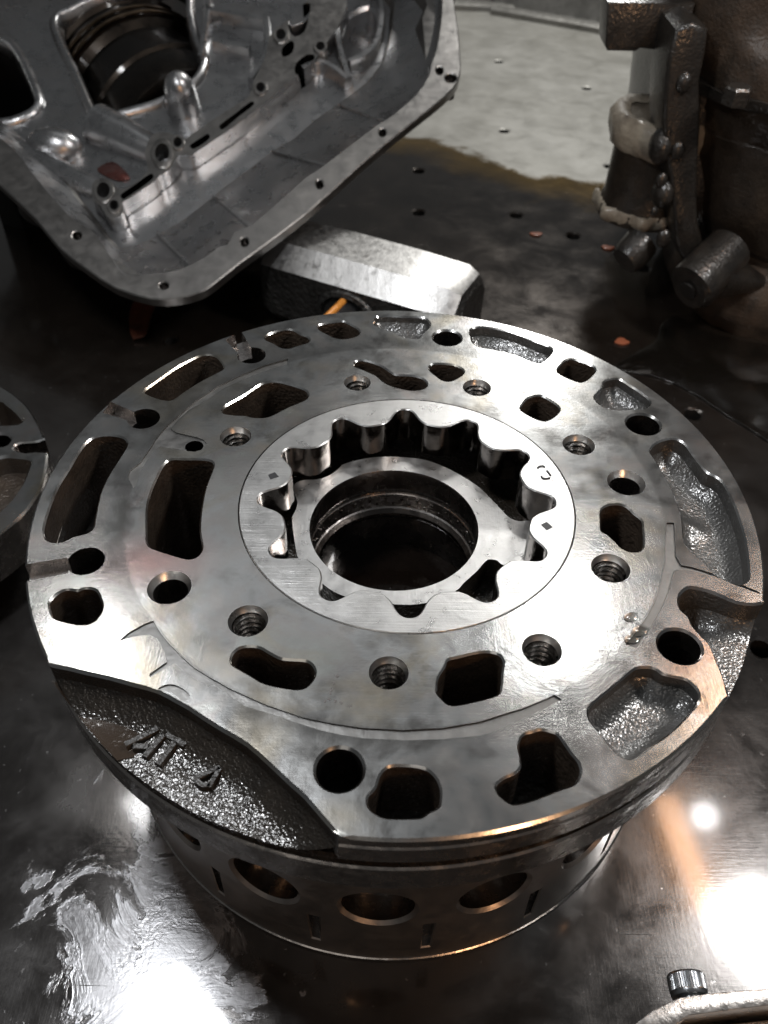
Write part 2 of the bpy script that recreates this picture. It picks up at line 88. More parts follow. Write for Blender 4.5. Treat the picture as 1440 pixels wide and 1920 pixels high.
"slots":[[[-0.3879,0.8424],[-0.3316,0.9044],[-0.2545,0.9964],[-0.2294,0.9888],[-0.234,0.9558],[-0.3109,0.8645],[-0.3649,0.807],[-0.3837,0.8145]],[[-0.0474,1.2379],[0.0135,1.3002],[0.0415,1.3271],[0.0566,1.3013],[0.0418,1.2662],[-0.019,1.2043],[-0.0445,1.2122]],[[0.1052,1.4036],[0.181,1.495],[0.2663,1.6018],[0.2876,1.5749],[0.1995,1.4641],[0.1304,1.3689],[0.1083,1.3728]],[[0.5149,1.9484],[0.5758,2.0284],[0.6254,2.0248],[0.6123,1.9608],[0.5435,1.8528],[0.5138,1.8616]],[[0.4233,2.0934],[0.469,2.1548],[0.4941,2.1254],[0.4859,2.0456],[0.4457,2.0051],[0.4214,2.0241]],[[0.4481,2.3742],[0.5154,2.4971],[0.5722,2.5201],[0.5678,2.3516],[0.5473,2.2379],[0.4897,2.1957],[0.4515,2.271]]],
"rholes":[[[-0.4532,0.8609],[-0.4529,0.8365],[-0.4597,0.8168],[-0.4722,0.8057],[-0.4879,0.8053],[-0.5038,0.8157],[-0.5168,0.8349],[-0.5243,0.8591],[-0.5247,0.8836],[-0.518,0.9036],[-0.5054,0.9149],[-0.4895,0.9153],[-0.4735,0.9047],[-0.4605,0.8853]],[[-0.1604,1.158],[-0.1604,1.1268],[-0.1682,1.1016],[-0.1822,1.0875],[-0.1997,1.087],[-0.2173,1.1004],[-0.2315,1.1249],[-0.2396,1.156],[-0.2398,1.1874],[-0.2321,1.2129],[-0.218,1.2274],[-0.2003,1.2278],[-0.1825,1.2142],[-0.1683,1.1892]],[[-0.3889,0.7508],[-0.3889,0.7354],[-0.3935,0.723],[-0.4019,0.7159],[-0.4123,0.7157],[-0.4227,0.7222],[-0.4311,0.7344],[-0.4358,0.7496],[-0.4359,0.7651],[-0.4313,0.7776],[-0.4229,0.7847],[-0.4125,0.785],[-0.402,0.7783],[-0.3936,0.7661]],[[-0.0975,1.2453],[-0.098,1.2284],[-0.1032,1.2148],[-0.1121,1.2072],[-0.123,1.2069],[-0.1337,1.2141],[-0.1421,1.2273],[-0.1466,1.244],[-0.1463,1.2609],[-0.1411,1.2746],[-0.1322,1.2824],[-0.1212,1.2826],[-0.1104,1.2754],[-0.102,1.262]],[[0.343,1.7197],[0.3418,1.7014],[0.3359,1.6866],[0.3263,1.6783],[0.3149,1.678],[0.304,1.6858],[0.2958,1.7002],[0.2918,1.7183],[0.2928,1.7366],[0.2987,1.7515],[0.3084,1.7599],[0.3198,1.7602],[0.3308,1.7523],[0.339,1.7379]],[[0.4358,2.2043],[0.4343,2.1823],[0.4271,2.1646],[0.4158,2.1545],[0.4025,2.1542],[0.3899,2.1635],[0.3803,2.1808],[0.3758,2.2026],[0.3772,2.2247],[0.3843,2.2426],[0.3957,2.2528],[0.4091,2.2532],[0.4218,2.2437],[0.4313,2.2262]],[[0.6843,2.1007],[0.6825,2.0834],[0.6758,2.0694],[0.6656,2.0615],[0.6539,2.0611],[0.6429,2.0685],[0.6349,2.0821],[0.6314,2.0992],[0.6332,2.1166],[0.6398,2.1307],[0.6501,2.1387],[0.6619,2.1391],[0.6729,2.1316],[0.6809,2.1179]]],
"fholes":[[[-0.4814,0.3855],[-0.4817,0.3729],[-0.4868,0.3627],[-0.4957,0.3569],[-0.5067,0.3567],[-0.5175,0.362],[-0.5261,0.3718],[-0.5307,0.3843],[-0.5305,0.3969],[-0.5254,0.4071],[-0.5164,0.4129],[-0.5054,0.4132],[-0.4945,0.4078],[-0.486,0.3979]],[[0.0073,0.0676],[0.0063,0.0573],[0.0007,0.0489],[-0.0083,0.0441],[-0.0189,0.0439],[-0.0291,0.0482],[-0.0368,0.0563],[-0.0405,0.0665],[-0.0395,0.0768],[-0.0339,0.0852],[-0.0249,0.09],[-0.0142,0.0903],[-0.004,0.0859],[0.0037,0.0778]],[[0.3819,0.3631],[0.3809,0.3491],[0.3758,0.3377],[0.3676,0.3313],[0.3579,0.3311],[0.3486,0.3371],[0.3415,0.3481],[0.3381,0.3621],[0.339,0.3761],[0.3441,0.3876],[0.3523,0.3941],[0.3621,0.3943],[0.3715,0.3882],[0.3785,0.3771]],[[0.7467,0.7765],[0.7454,0.7612],[0.7405,0.749],[0.7328,0.742],[0.7239,0.7418],[0.7156,0.7483],[0.7095,0.7603],[0.7067,0.7755],[0.7079,0.7907],[0.7128,0.8031],[0.7205,0.8101],[0.7295,0.8103],[0.7378,0.8037],[0.744,0.7916]],[[1.0777,1.177],[1.0759,1.1624],[1.0703,1.1506],[1.0621,1.144],[1.0529,1.1437],[1.0445,1.1499],[1.0385,1.1614],[1.0362,1.1759],[1.0379,1.1905],[1.0435,1.2024],[1.0517,1.2091],[1.061,1.2093],[1.0694,1.2031],[1.0754,1.1915]],[[1.4021,1.6949],[1.3997,1.679],[1.3935,1.666],[1.3848,1.6587],[1.3751,1.6585],[1.3665,1.6653],[1.3606,1.6779],[1.3586,1.6938],[1.3609,1.7098],[1.3671,1.7228],[1.3759,1.7302],[1.3856,1.7305],[1.3943,1.7236],[1.4002,1.7109]],[[1.4785,1.633],[1.4748,1.6152],[1.4651,1.6008],[1.4514,1.5925],[1.4363,1.5921],[1.4228,1.5996],[1.4136,1.6135],[1.4105,1.6312],[1.4141,1.6491],[1.4238,1.6636],[1.4376,1.6719],[1.4528,1.6724],[1.4663,1.6648],[1.4755,1.6507]]],
"window":[[-1.0543,2.3859],[-1.0533,2.4762],[-0.9862,2.5318],[-0.8951,2.6158],[-0.7008,2.7316],[-0.6183,2.9028],[-0.3131,2.9118],[-0.2429,2.526],[-0.1518,2.2137],[-0.0972,2.0885],[-0.1249,1.9145],[-0.2298,1.7909],[-0.3489,1.6928],[-0.5328,1.6085],[-0.6388,1.5594],[-0.7,1.6366],[-0.7763,1.8002],[-0.8798,2.0171],[-0.9826,2.2163]],
"window2":[[-1.6521,2.3796],[-1.4148,2.2403],[-1.3273,2.1811],[-1.2143,2.008],[-1.1195,1.815],[-1.0593,1.6739],[-1.0829,1.5939],[-1.1676,1.5317],[-1.2592,1.5064],[-1.4412,1.4561]],
"dome":[[-0.1588,1.6608],[-0.1841,1.8741]],
"dome2":[[-0.8689,1.2802],[-0.9132,1.4346]],
"tube":[[-0.6506,1.4867],[-0.244,1.2656]],
"tube2":[[-1.135,1.2733],[-0.5453,0.9685]],
"pocket":[[0.7462,2.3651],[0.8018,2.536],[0.9381,2.648],[0.9929,2.5414],[0.9893,2.3824],[0.9492,2.2008],[0.8516,2.0823],[0.783,2.1204],[0.7374,2.2459]],
"ribs":[[[0.7618,2.6825],[0.7502,2.3613],[0.7839,2.1068],[0.8423,1.8727]],[[0.2899,2.427],[0.3213,2.104],[0.2423,1.8468]],[[-0.1039,2.506],[0.0805,2.4581],[0.2911,2.4112]],[[-0.0235,2.1954],[0.2117,2.1311]],[[0.5514,1.9521],[0.6543,2.0138],[0.7499,1.9575],[0.8327,1.8628]],[[1.0144,2.6898],[1.0323,2.4745],[1.0093,2.2446],[0.9451,2.1013],[0.8372,2.0188]],[[0.5236,1.8641],[0.4259,1.7093],[0.2641,1.5112],[0.118,1.3727]],[[0.627,2.5699],[0.549,2.408],[0.4502,2.3425]],[[-0.1061,2.6574],[-0.086,2.3378],[-0.0879,2.0429]]],
"seams":[[[0.4208,1.2454],[0.739,1.0179]],[[0.113,0.8612],[0.3105,0.5886]],[[0.7865,1.6488],[1.0474,1.4043]],[[-0.1525,0.5981],[0.0425,0.2691]]]},"drains":[[1.0078,7.3032],[0.9021,5.5048],[1.7544,6.5817],[0.1834,4.6691],[0.1719,3.9637],[0.851,3.9502],[1.5842,3.2321],[1.6549,4.825],[1.531,1.721],[1.4345,0.2509],[-1.2397,2.3103],[1.2049,3.6536]],
"glints":[[0.9541,3.6514],[1.4039,3.4812],[1.6525,3.4469],[1.2876,2.3677]],
"chip":[[-1.4,2.6561],[-1.4077,2.2886],[-1.4225,2.2615],[-1.4251,2.5093],[-1.4374,2.6548]],
"sludge":[[1.1972,2.1149],[1.339,2.2473],[1.4867,2.3852],[1.554,2.5544],[1.652,2.6445],[1.7166,2.5887],[1.8121,2.4786],[2.1089,2.3519],[2.3328,2.3061],[1.9619,1.2312],[1.8457,1.5009],[1.6931,1.7083],[1.5742,1.8854],[1.4352,2.014],[1.2748,2.0677]],
"patch":[[-0.9081,-0.5978],[-0.8642,-0.5712],[-0.8118,-0.5788],[-0.7661,-0.5951],[-0.7439,-0.6368],[-0.7551,-0.6619],[-0.7026,-0.6609],[-0.6533,-0.66],[-0.6198,-0.7081],[-0.5841,-0.755],[-0.5713,-0.801],[-0.5468,-0.853],[-0.5515,-0.8897],[-0.5907,-0.9119],[-0.5994,-0.9474],[-0.5642,-0.9745],[-0.5891,-1.0023],[-0.615,-1.0229],[-0.6485,-1.0761],[-0.765,-1.078],[-0.787,-1.019],[-0.8011,-0.9922],[-0.8645,-0.9796],[-0.8319,-0.9302],[-0.7948,-0.8939],[-0.7742,-0.8496],[-0.7497,-0.8193],[-0.8011,-0.802],[-0.8733,-0.7987],[-0.892,-0.7448],[-0.9034,-0.7133],[-0.8689,-0.6885],[-0.7966,-0.6461],[-0.8429,-0.6253],[-0.8947,-0.6179]],
"ridge_back":[[0.7047,9.0692],[1.0535,8.9211],[1.4991,8.6603],[1.9275,8.4096],[2.4349,8.0814],[3.0225,7.7586]],
"plateR":[[0.546,-1.1874],[0.6013,-1.1522],[0.6681,-1.1259],[0.738,-1.1158],[0.8768,-1.1034],[0.9788,-1.0938],[0.9664,-1.1297],[0.8655,-1.1402],[0.7899,-1.1491],[0.6772,-1.1639],[0.642,-1.1858]]}
# ---------------------------------------------------------------- materials
class NB:
    def __init__(s,name):
        s.m=bpy.data.materials.new(name); s.m.use_nodes=True; s.t=s.m.node_tree; s.b=s.t.nodes['Principled BSDF']
        tc=s.t.nodes.new('ShaderNodeTexCoord'); mp=s.t.nodes.new('ShaderNodeMapping'); mp.inputs['Scale'].default_value=(1/S,1/S,1/S)
        s.t.links.new(tc.outputs['Object'],mp.inputs['Vector']); s.co=mp.outputs['Vector']
    def L(s,a,b): s.t.links.new(a,b)
    def n(s,k): return s.t.nodes.new(k)
    def mp(s,scale=(1,1,1),rot=(0,0,0),loc=(0,0,0),src=None):
        m=s.n('ShaderNodeMapping'); m.inputs['Scale'].default_value=scale; m.inputs['Rotation'].default_value=rot; m.inputs['Location'].default_value=loc
        s.L(src or s.co,m.inputs['Vector']); return m.outputs['Vector']
    def noise(s,scale,detail=3,rough=.55,dist=0,co=None):
        k=s.n('ShaderNodeTexNoise'); k.inputs['Scale'].default_value=scale; k.inputs['Detail'].default_value=detail; k.inputs['Roughness'].default_value=rough; k.inputs['Distortion'].default_value=dist
        s.L(co or s.co,k.inputs['Vector']); return k.outputs['Fac']
    def vor(s,scale,feat='F1',co=None,rnd=1):
        k=s.n('ShaderNodeTexVoronoi'); k.feature=feat; k.inputs['Scale'].default_value=scale; k.inputs['Randomness'].default_value=rnd
        s.L(co or s.co,k.inputs['Vector']); return k.outputs['Distance']
    def ramp(s,fac,stops,mode='LINEAR'):
        k=s.n('ShaderNodeValToRGB'); k.color_ramp.interpolation=mode; e=k.color_ramp.elements
        while len(e)<len(stops): e.new(.5)
        for q,(p,c) in zip(e,stops):
            q.position=p; q.color=(c,c,c,1) if isinstance(c,(int,float)) else (*c,1)
        s.L(fac,k.inputs['Fac']); return k.outputs['Color']
    def mix(s,f,a,b,kind='MIX'):
        k=s.n('ShaderNodeMix'); k.data_type='RGBA'; k.blend_type=kind
        for sock,v in ((k.inputs['Factor'],f),(k.inputs['A'],a),(k.inputs['B'],b)):
            pass
        ins=[i for i in k.inputs if i.type=='RGBA']; fi=k.inputs[0]
        for sock,v in ((fi,f),(ins[0],a),(ins[1],b)):
            if isinstance(v,(int,float)): sock.default_value=v if sock is fi else (v,v,v,1)
            elif isinstance(v,tuple): sock.default_value=(*v,1)
            else: s.L(v,sock)
        return [o for o in k.outputs if o.type=='RGBA'][0]
    def math(s,op,a,b=0.0,c=None):
        k=s.n('ShaderNodeMath'); k.operation=op
        for i,v in enumerate((a,b)+((c,) if c is not None else ())):
            if isinstance(v,(int,float)): k.inputs[i].default_value=v
            else: s.L(v,k.inputs[i])
        return k.outputs[0]
    def bump(s,h,dist,prev=None,strength=1.0):
        k=s.n('ShaderNodeBump'); k.inputs['Distance'].default_value=dist*S; k.inputs['Strength'].default_value=strength
        s.L(h,k.inputs['Height'])
        if prev is not None: s.L(prev,k.inputs['Normal'])
        return k.outputs['Normal']
    def set(s,**kw):
        for k,v in kw.items():
            sock=s.b.inputs[k.replace('_',' ')]
            if isinstance(v,(int,float)): sock.default_value=v
            elif isinstance(v,tuple): sock.default_value=(*v,1) if sock.type=='RGBA' else v
            else: s.L(v,sock)
        return s.m
def steel(name,stops,r0,r1,stain=3.,streak=None,streakd=.0006,blob=.004,coat=.25,cr=.06,metal=1.,fine=.0006,grime=0.,pit=0):
    b=NB(name)
    n1=b.noise(stain,5,.6,.6); n2=b.noise(stain*5,5,.62,.3,b.mp(loc=(3,1,2))); n3=b.noise(90,3,.6)
    v=b.math('MULTIPLY_ADD',n2,.45,b.math('MULTIPLY',n1,.55))
    c=b.ramp(v,stops)
    if grime:
        g=b.ramp(b.noise(stain*2.2,6,.7,.4,b.mp(loc=(7,7,1))),[(.56,0.),(.74,1.)])
        c=b.mix(b.math('MULTIPLY',g,grime),c,(.06,.05,.042))
    rr=b.math('MULTIPLY_ADD',b.ramp(n2,[(.3,0.),(.7,1.)]),r1-r0,r0)
    N=b.bump(b.noise(stain*2.4,2,.5,.2,b.mp(loc=(1,5,3))),blob)
    if streak:
        for rot,sc in streak:
            N=b.bump(b.noise(1,2,.6,0,b.mp(sc,(0,0,rot))),streakd*.25,N)
    N=b.bump(n3,fine,N)
    return b.set(Base_Color=c,Metallic=metal,Roughness=rr,Normal=N,Coat_Weight=coat,Coat_Roughness=cr)
def cast(name,c0,c1,rough=.42,bs=.012,sc=70,metal=.35,coat=.8,cr=.12):
    b=NB(name)
    c=b.ramp(b.noise(9,5,.65),[(.3,c0),(.7,c1)])
    h=b.math('ADD',b.noise(sc,1,.5),b.math('MULTIPLY',b.noise(sc*.22,3,.6),.55))
    N=b.bump(h,bs)
    return b.set(Base_Color=c,Metallic=metal,Roughness=rough,Normal=N,Coat_Weight=coat,Coat_Roughness=cr,Coat_Normal=b.bump(h,bs*.8))
def plain(name,c,rough,metal=0.,coat=0.,bs=0,sc=40,c1=None,nsc=6,cr=.08):
    b=NB(name); col=c
    if c1: col=b.ramp(b.noise(nsc,5,.65,.3),[(.32,c),(.68,c1)])
    m=b.set(Base_Color=col,Roughness=rough,Metallic=metal,Coat_Weight=coat,Coat_Roughness=cr)
    if bs: b.set(Normal=b.bump(b.noise(sc,4,.6),bs))
    return m
M={}
def plate_mat():
    b=NB('machined_iron')
    n1=b.noise(2.1,5,.6,.9); n2=b.noise(9,5,.62,.3,b.mp(loc=(3,1,2))); film=b.noise(1.7,4,.55,1.2,b.mp(loc=(5,2,1)))
    v=b.math('MULTIPLY_ADD',n2,.40,b.math('MULTIPLY',n1,.60))
    c=b.ramp(v,[(.32,(.20,.195,.185)),(.42,(.36,.355,.345)),(.49,(.46,.465,.46)),(.55,(.415,.40,.385)),(.62,(.38,.39,.37)),(.74,(.20,.197,.185))])
    ln=b.n('ShaderNodeVectorMath'); ln.operation='LENGTH'; b.L(b.mp((1,1,0)),ln.inputs[0])
    rad=b.math('ADD',ln.outputs['Value'],b.math('MULTIPLY_ADD',n2,.012,-.006))
    ring=b.ramp(b.math('MULTIPLY',rad,1.0),[(.742,0.),(.752,.62),(.782,.60),(.81,.25),(.87,0.)])
    am=b.ramp(b.noise(2.6,5,.6,1.0,b.mp(loc=(11,4,0))),[(.53,0.),(.66,1.)]); c=b.mix(b.math('MULTIPLY',am,.55),c,(.40,.345,.245))
    lr=b.n('ShaderNodeVectorMath'); lr.operation='LENGTH'; b.L(b.mp((5.2,7.5,0),(0,0,0),(3.22,1.95,0)),lr.inputs[0])
    red=b.ramp(b.math('ADD',lr.outputs['Value'],b.math('MULTIPLY_ADD',n2,.9,-.45)),[(.2,.5),(.95,0.)]); c=b.mix(red,c,(.42,.17,.14))  # red reflection of the fluid film painted into the base colour
    pk=b.ramp(b.noise(1.9,4,.6,1.1,b.mp(loc=(2,17,0))),[(.55,0.),(.68,1.)]); c=b.mix(b.math('MULTIPLY',pk,.45),c,(.43,.33,.30))
    c=b.mix(ring,c,(.20,.197,.19))
    g=b.ramp(b.noise(6.5,6,.7,.4,b.mp(loc=(7,7,1))),[(.57,0.),(.74,1.)])
    c=b.mix(b.math('MULTIPLY',g,.5),c,(.055,.047,.04))
    scr=b.ramp(b.noise(1,3,.65,0,b.mp((3,330,1),(0,0,.35))),[(.66,0.),(.74,1.)]); scr2=b.ramp(b.noise(1,3,.65,0,b.mp((260,4,1),(0,0,-.5))),[(.68,0.),(.76,1.)])
    sc_=b.math('MAXIMUM',scr,scr2); c=b.mix(b.math('MULTIPLY',sc_,.09),c,(.60,.60,.59))
    rr=b.math('MULTIPLY_ADD',b.ramp(n2,[(.3,0.),(.7,1.)]),.10,.18)
    N=b.bump(b.noise(3.2,1,.5,.2,b.mp(loc=(1,5,3))),.0028)
    N=b.bump(b.noise(1,2,.6,0,b.mp((5,220,1),(0,0,.35))),.00008,N); N=b.bump(b.noise(1,2,.6,0,b.mp((200,5,1),(0,0,-.5))),.00007,N)
    N=b.bump(b.noise(95,2,.6),.00016,N)
    coat=b.ramp(film,[(.42,.15),(.47,1.),(.62,1.),(.68,.25)])
    return b.set(Base_Color=c,Metallic=1.,Roughness=rr,Normal=N,Coat_Weight=coat,Coat_Roughness=.05)
M['plate']=plate_mat()
M['rotor']=steel('ground_steel',[(.3,(.44,.435,.425)),(.5,(.54,.535,.525)),(.75,(.48,.475,.46))],.26,.36,3,[(-.25,(4,320,1))],.003,.0015,.15,.06,1,.0004,.2)
M['land']=steel('pump_floor_metal',[(.3,(.46,.455,.445)),(.6,(.60,.595,.585)),(.8,(.52,.51,.50))],.25,.38,5,[(.6,(180,4,1))],.001,.0012,.4,.06,1,.0005,.3)
M['bore']=steel('bore_steel',[(.3,(.17,.155,.145)),(.7,(.27,.25,.235))],.2,.32,3,None,.0004,.001,.6,.05)
M['tooth']=steel('shaded_teeth',[(.3,(.12,.105,.095)),(.7,(.22,.20,.185))],.12,.22,7,None,.0004,.002,.5,.05)  # ring steel darkened in place of the dark surroundings it mirrors
M['dark_bore']=steel('oily_bore_wall',[(.3,(.045,.038,.034)),(.7,(.09,.078,.07))],.2,.34,4,None,.0004,.006,.7,.06)
M['sleeve']=steel('bearing_sleeve',[(.3,(.36,.33,.31)),(.7,(.55,.52,.50))],.2,.32,5,None,.0004,.003,.4,.05)
M['cast']=cast('grey_cast_iron',(.055,.054,.052),(.10,.098,.094),.36,.0028,130,.5,.9,.10)
M['castblack']=cast('black_oily_cast_iron',(.012,.0095,.007),(.028,.022,.016),.30,.0042,125,.3,1,.07)
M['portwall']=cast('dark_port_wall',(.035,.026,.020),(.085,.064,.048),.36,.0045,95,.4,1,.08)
M['portshade']=cast('port_shade',(.010,.008,.007),(.02,.017,.014),.5,.006,60,.1,.3,.2)  # near-black colour stands in for the shade deep in the ports
M['groove']=steel('groove_metal',[(.3,(.12,.118,.115)),(.7,(.19,.187,.18))],.38,.5,5,[(.2,(150,4,1))],.0012,.004,.25,.1,1,.0008)
M['rim']=steel('turned_rim',[(.3,(.30,.275,.255)),(.7,(.46,.43,.40))],.18,.32,5,[(0,(1.5,1.5,190))],.001,.004,.4,.05,1,.0004,.4)
M['drum']=steel('drum_steel',[(.3,(.31,.27,.24)),(.7,(.47,.42,.375))],.30,.42,4,[(0,(2,2,120))],.0008,.0015,.5,.06,1,.0005,.4)
M['rust']=plain('dull_dark_slot',(.02,.017,.015),.5,.3,.3)
M['thread']=steel('thread_steel',[(.3,(.15,.14,.13)),(.7,(.28,.265,.25))],.2,.34,8,None,.0004,.003,.5,.06)
M['letter']=cast('oily_letter_iron',(.010,.008,.006),(.022,.018,.014),.5,.004,110,.1,.25,.3)
M['sludge']=plain('black_sludge',(.006,.005,.004),.12,0,.6,.004,9)
M['oil']=plain('black_oil',(.006,.004,.003),.03,0,1,.002,3)
M['brownoil']=plain('brown_oil_film',(.030,.020,.013),.06,0,1,.004,6)
M['ink']=plain('marker_ink',(.012,.012,.014),.45)
M['faintink']=plain('faded_marker_ink',(.07,.062,.058),.5)
M['alu']=steel('cast_aluminium',[(.28,(.33,.33,.335)),(.5,(.45,.45,.455)),(.74,(.38,.36,.35))],.23,.36,2.2,None,.0006,.003,.5,.10,1,.0011,.3)
M['aluflange']=steel('milled_aluminium',[(.3,(.25,.24,.23)),(.7,(.36,.345,.33))],.3,.44,3,[(.75,(3,90,1))],.0014,.0015,.2,.1,1,.0006,.2)
M['darkalu']=steel('shaded_grimy_aluminium',[(.3,(.05,.047,.044)),(.7,(.11,.105,.10))],.5,.65,3,None,.0006,.004,.1,.2,.6,.0015,.6)  # case aluminium darkened for shade under the flange, with grime patches
M['redglint']=plain('red_glint_film',(.30,.075,.055),.25,1,.6,.001,20,(.38,.22,.20),14)  # tinted metal that carries a red reflection as its colour
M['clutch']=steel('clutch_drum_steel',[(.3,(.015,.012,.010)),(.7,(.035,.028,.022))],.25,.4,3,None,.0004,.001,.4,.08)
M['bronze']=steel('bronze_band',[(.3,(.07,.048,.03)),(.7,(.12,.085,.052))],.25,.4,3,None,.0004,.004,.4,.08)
M['black']=plain('cavity_shade',(.008,.007,.006),.6)  # near-black colour stands in for shade in holes and cavities
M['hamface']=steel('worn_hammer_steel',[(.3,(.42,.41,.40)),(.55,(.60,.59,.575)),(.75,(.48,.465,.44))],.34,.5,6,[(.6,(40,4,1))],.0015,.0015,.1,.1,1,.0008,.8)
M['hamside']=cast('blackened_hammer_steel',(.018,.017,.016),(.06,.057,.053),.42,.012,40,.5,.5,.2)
M['rubber']=plain('black_rubber',(.012,.012,.013),.32,0,.3,.004,30)
M['orange']=plain('orange_stripe',(.62,.24,.04),.4)
M['grime']=cast('greasy_brown_iron',(.014,.010,.007),(.040,.029,.020),.48,.0028,60,.15,.45,.2)
M['rusty']=cast('rusty_brown_iron',(.020,.014,.009),(.060,.038,.023),.58,.003,70,.1,.25,.3)
M['greasy']=cast('black_greasy_iron',(.010,.009,.008),(.032,.027,.022),.40,.0035,60,.2,.6,.16)
M['cream']=plain('cream_sludge',(.46,.40,.31),.5,0,.35,.012,18,(.16,.13,.10),6)
M['crust2']=plain('dirty_cream_face',(.30,.26,.20),.55,0,.2,.01,16,(.10,.08,.06),5)
M['crust']=plain('white_crust',(.62,.60,.57),.55,0,.2,.04,30,(.30,.28,.25),9)
M['grit']=cast('gritty_black_bolt',(.06,.06,.06),(.30,.30,.30),.45,.03,60,.2,.4,.2)
M['chip']=plain('rust_red_shaving',(.16,.045,.022),.45,.2,.4,.01,30,(.07,.022,.012),12)
M['fleck']=plain('orange_glint',(.36,.11,.05),.5,0,.2,.01,30,(.24,.07,.03),14)  # orange light reflections given as a chip colour
M['capscrew']=steel('zinc_cap_screw',[(.3,(.24,.25,.26)),(.7,(.40,.41,.42))],.25,.36,8,None,.0004,.002,.3,.08)
M['coverplate']=steel('cover_edge_metal',[(.3,(.36,.34,.32)),(.7,(.52,.50,.48))],.26,.4,9,None,.0008,.002,.3,.08,1,.001,.5)
M['droplet']=plain('clear_droplet',(.95,.95,.93),.02)
M['droplet'].node_tree.nodes['Principled BSDF'].inputs['Transmission Weight'].default_value=1; M['droplet'].node_tree.nodes['Principled BSDF'].inputs['IOR'].default_value=1.38
M['railpaint']=cast('worn_dark_rail',(.05,.04,.032),(.13,.11,.09),.5,.01,30,.3,.3,.2)
M['backsteel']=steel('stained_backsplash',[(.3,(.20,.195,.18)),(.7,(.36,.35,.33))],.45,.6,3,None,.0004,.01,.2,.15,.7,.002,.4)
def table_mat():
    b=NB('oily_bench_steel')
    sep=b.n('ShaderNodeSeparateXYZ'); b.L(b.co,sep.inputs[0]); x,y=sep.outputs[0],sep.outputs[1]
    big=b.noise(.8,5,.6,.5); med=b.noise(4,6,.65,.4,b.mp(loc=(4,2,0))); fin=b.noise(60,3,.6)
    mm=b.math('MULTIPLY_ADD',med,.5,b.math('MULTIPLY',big,.5))
    # dry zone behind the old oil line (a tide mark with its own uneven edge)
    line=b.math('ADD',b.math('MULTIPLY_ADD',x,-.62,5.37),b.math('MULTIPLY_ADD',b.noise(1.6,5,.6,.2),.9,-.45))
    d=b.math('SUBTRACT',y,line)
    dry=b.ramp(b.math('MULTIPLY_ADD',d,.9,.5),[(.47,0.),(.56,1.)])
    amber=b.ramp(b.math('MULTIPLY_ADD',d,.55,.5),[(.22,0.),(.48,1.),(.60,0.)])
    wet=b.ramp(mm,[(.35,(.022,.019,.017)),(.48,(.044,.041,.039)),(.58,(.066,.063,.061)),(.7,(.052,.049,.046))])
    dr=b.ramp(mm,[(.35,(.36,.35,.315)),(.65,(.52,.51,.475))])
    # milky wiped film, ragged edged, on the near left of the bench
    ln=b.n('ShaderNodeVectorMath'); ln.operation='LENGTH'; b.L(b.mp((2.7,1.9,0),(0,0,0),(1.86,1.60,0)),ln.inputs[0])
    f0=b.math('ADD',b.math('MULTIPLY',ln.outputs['Value'],-.42),b.math('MULTIPLY_ADD',b.noise(3.4,6,.60,1.3,b.mp(loc=(2,8,0))),1.9,-.50))
    film=b.ramp(f0,[(.12,0.),(.185,.4),(.205,.9),(.30,.45),(.38,.75),(.5,.5)])
    scr=b.math('MAXIMUM',b.ramp(b.noise(1,3,.6,0,b.mp((1.2,150,1),(0,0,.55))),[(.70,0.),(.76,1.)]),b.ramp(b.noise(1,3,.6,0,b.mp((120,1.5,1),(0,0,.2),(3,3,0))),[(.72,0.),(.78,1.)]))
    spk=b.ramp(b.noise(42,2,.6,0,b.mp(loc=(9,3,0))),[(.68,0.),(.74,1.)])
    far=b.ramp(b.math('MULTIPLY_ADD',y,.25,.0),[(.2,0.),(.6,1.)])
    wet=b.mix(far,wet,b.ramp(mm,[(.35,(.024,.018,.014)),(.65,(.046,.036,.028))]))
    c=b.mix(b.math('MULTIPLY',amber,.95),wet,(.21,.125,.022))
    c=b.mix(dry,c,dr)
    c=b.mix(film,c,b.ramp(med,[(.3,(.20,.20,.205)),(.7,(.36,.36,.37))]))
    c=b.mix(b.math('MULTIPLY',b.math('MAXIMUM',scr,spk),.4),c,(.34,.335,.33))
    rw=b.math('MULTIPLY_ADD',b.ramp(med,[(.35,0.),(.7,1.)]),.16,.13)
    r=b.math('ADD',b.math('MULTIPLY_ADD',dry,.30,b.math('MULTIPLY',film,.14)),rw)
    N=b.bump(b.noise(1.4,2,.5),.006); N=b.bump(b.noise(9,2,.5),.0003,N); N=b.bump(b.noise(1,3,.6,0,b.mp((7,160,1),(0,0,.5))),.00016,N)
    N=b.bump(b.noise(1,3,.6,0,b.mp((150,6,1),(0,0,.9))),.00012,N); N=b.bump(fin,.0002,N); N=b.bump(film,.0008,N); N=b.bump(scr,-.0006,N)
    met=b.math('MULTIPLY_ADD',dry,-.25,.65)
    cw=b.math('MULTIPLY_ADD',dry,-.75,.80)
    return b.set(Base_Color=c,Metallic=met,Roughness=r,Normal=N,Coat_Weight=cw,Coat_Roughness=.08)
M['table']=table_mat()
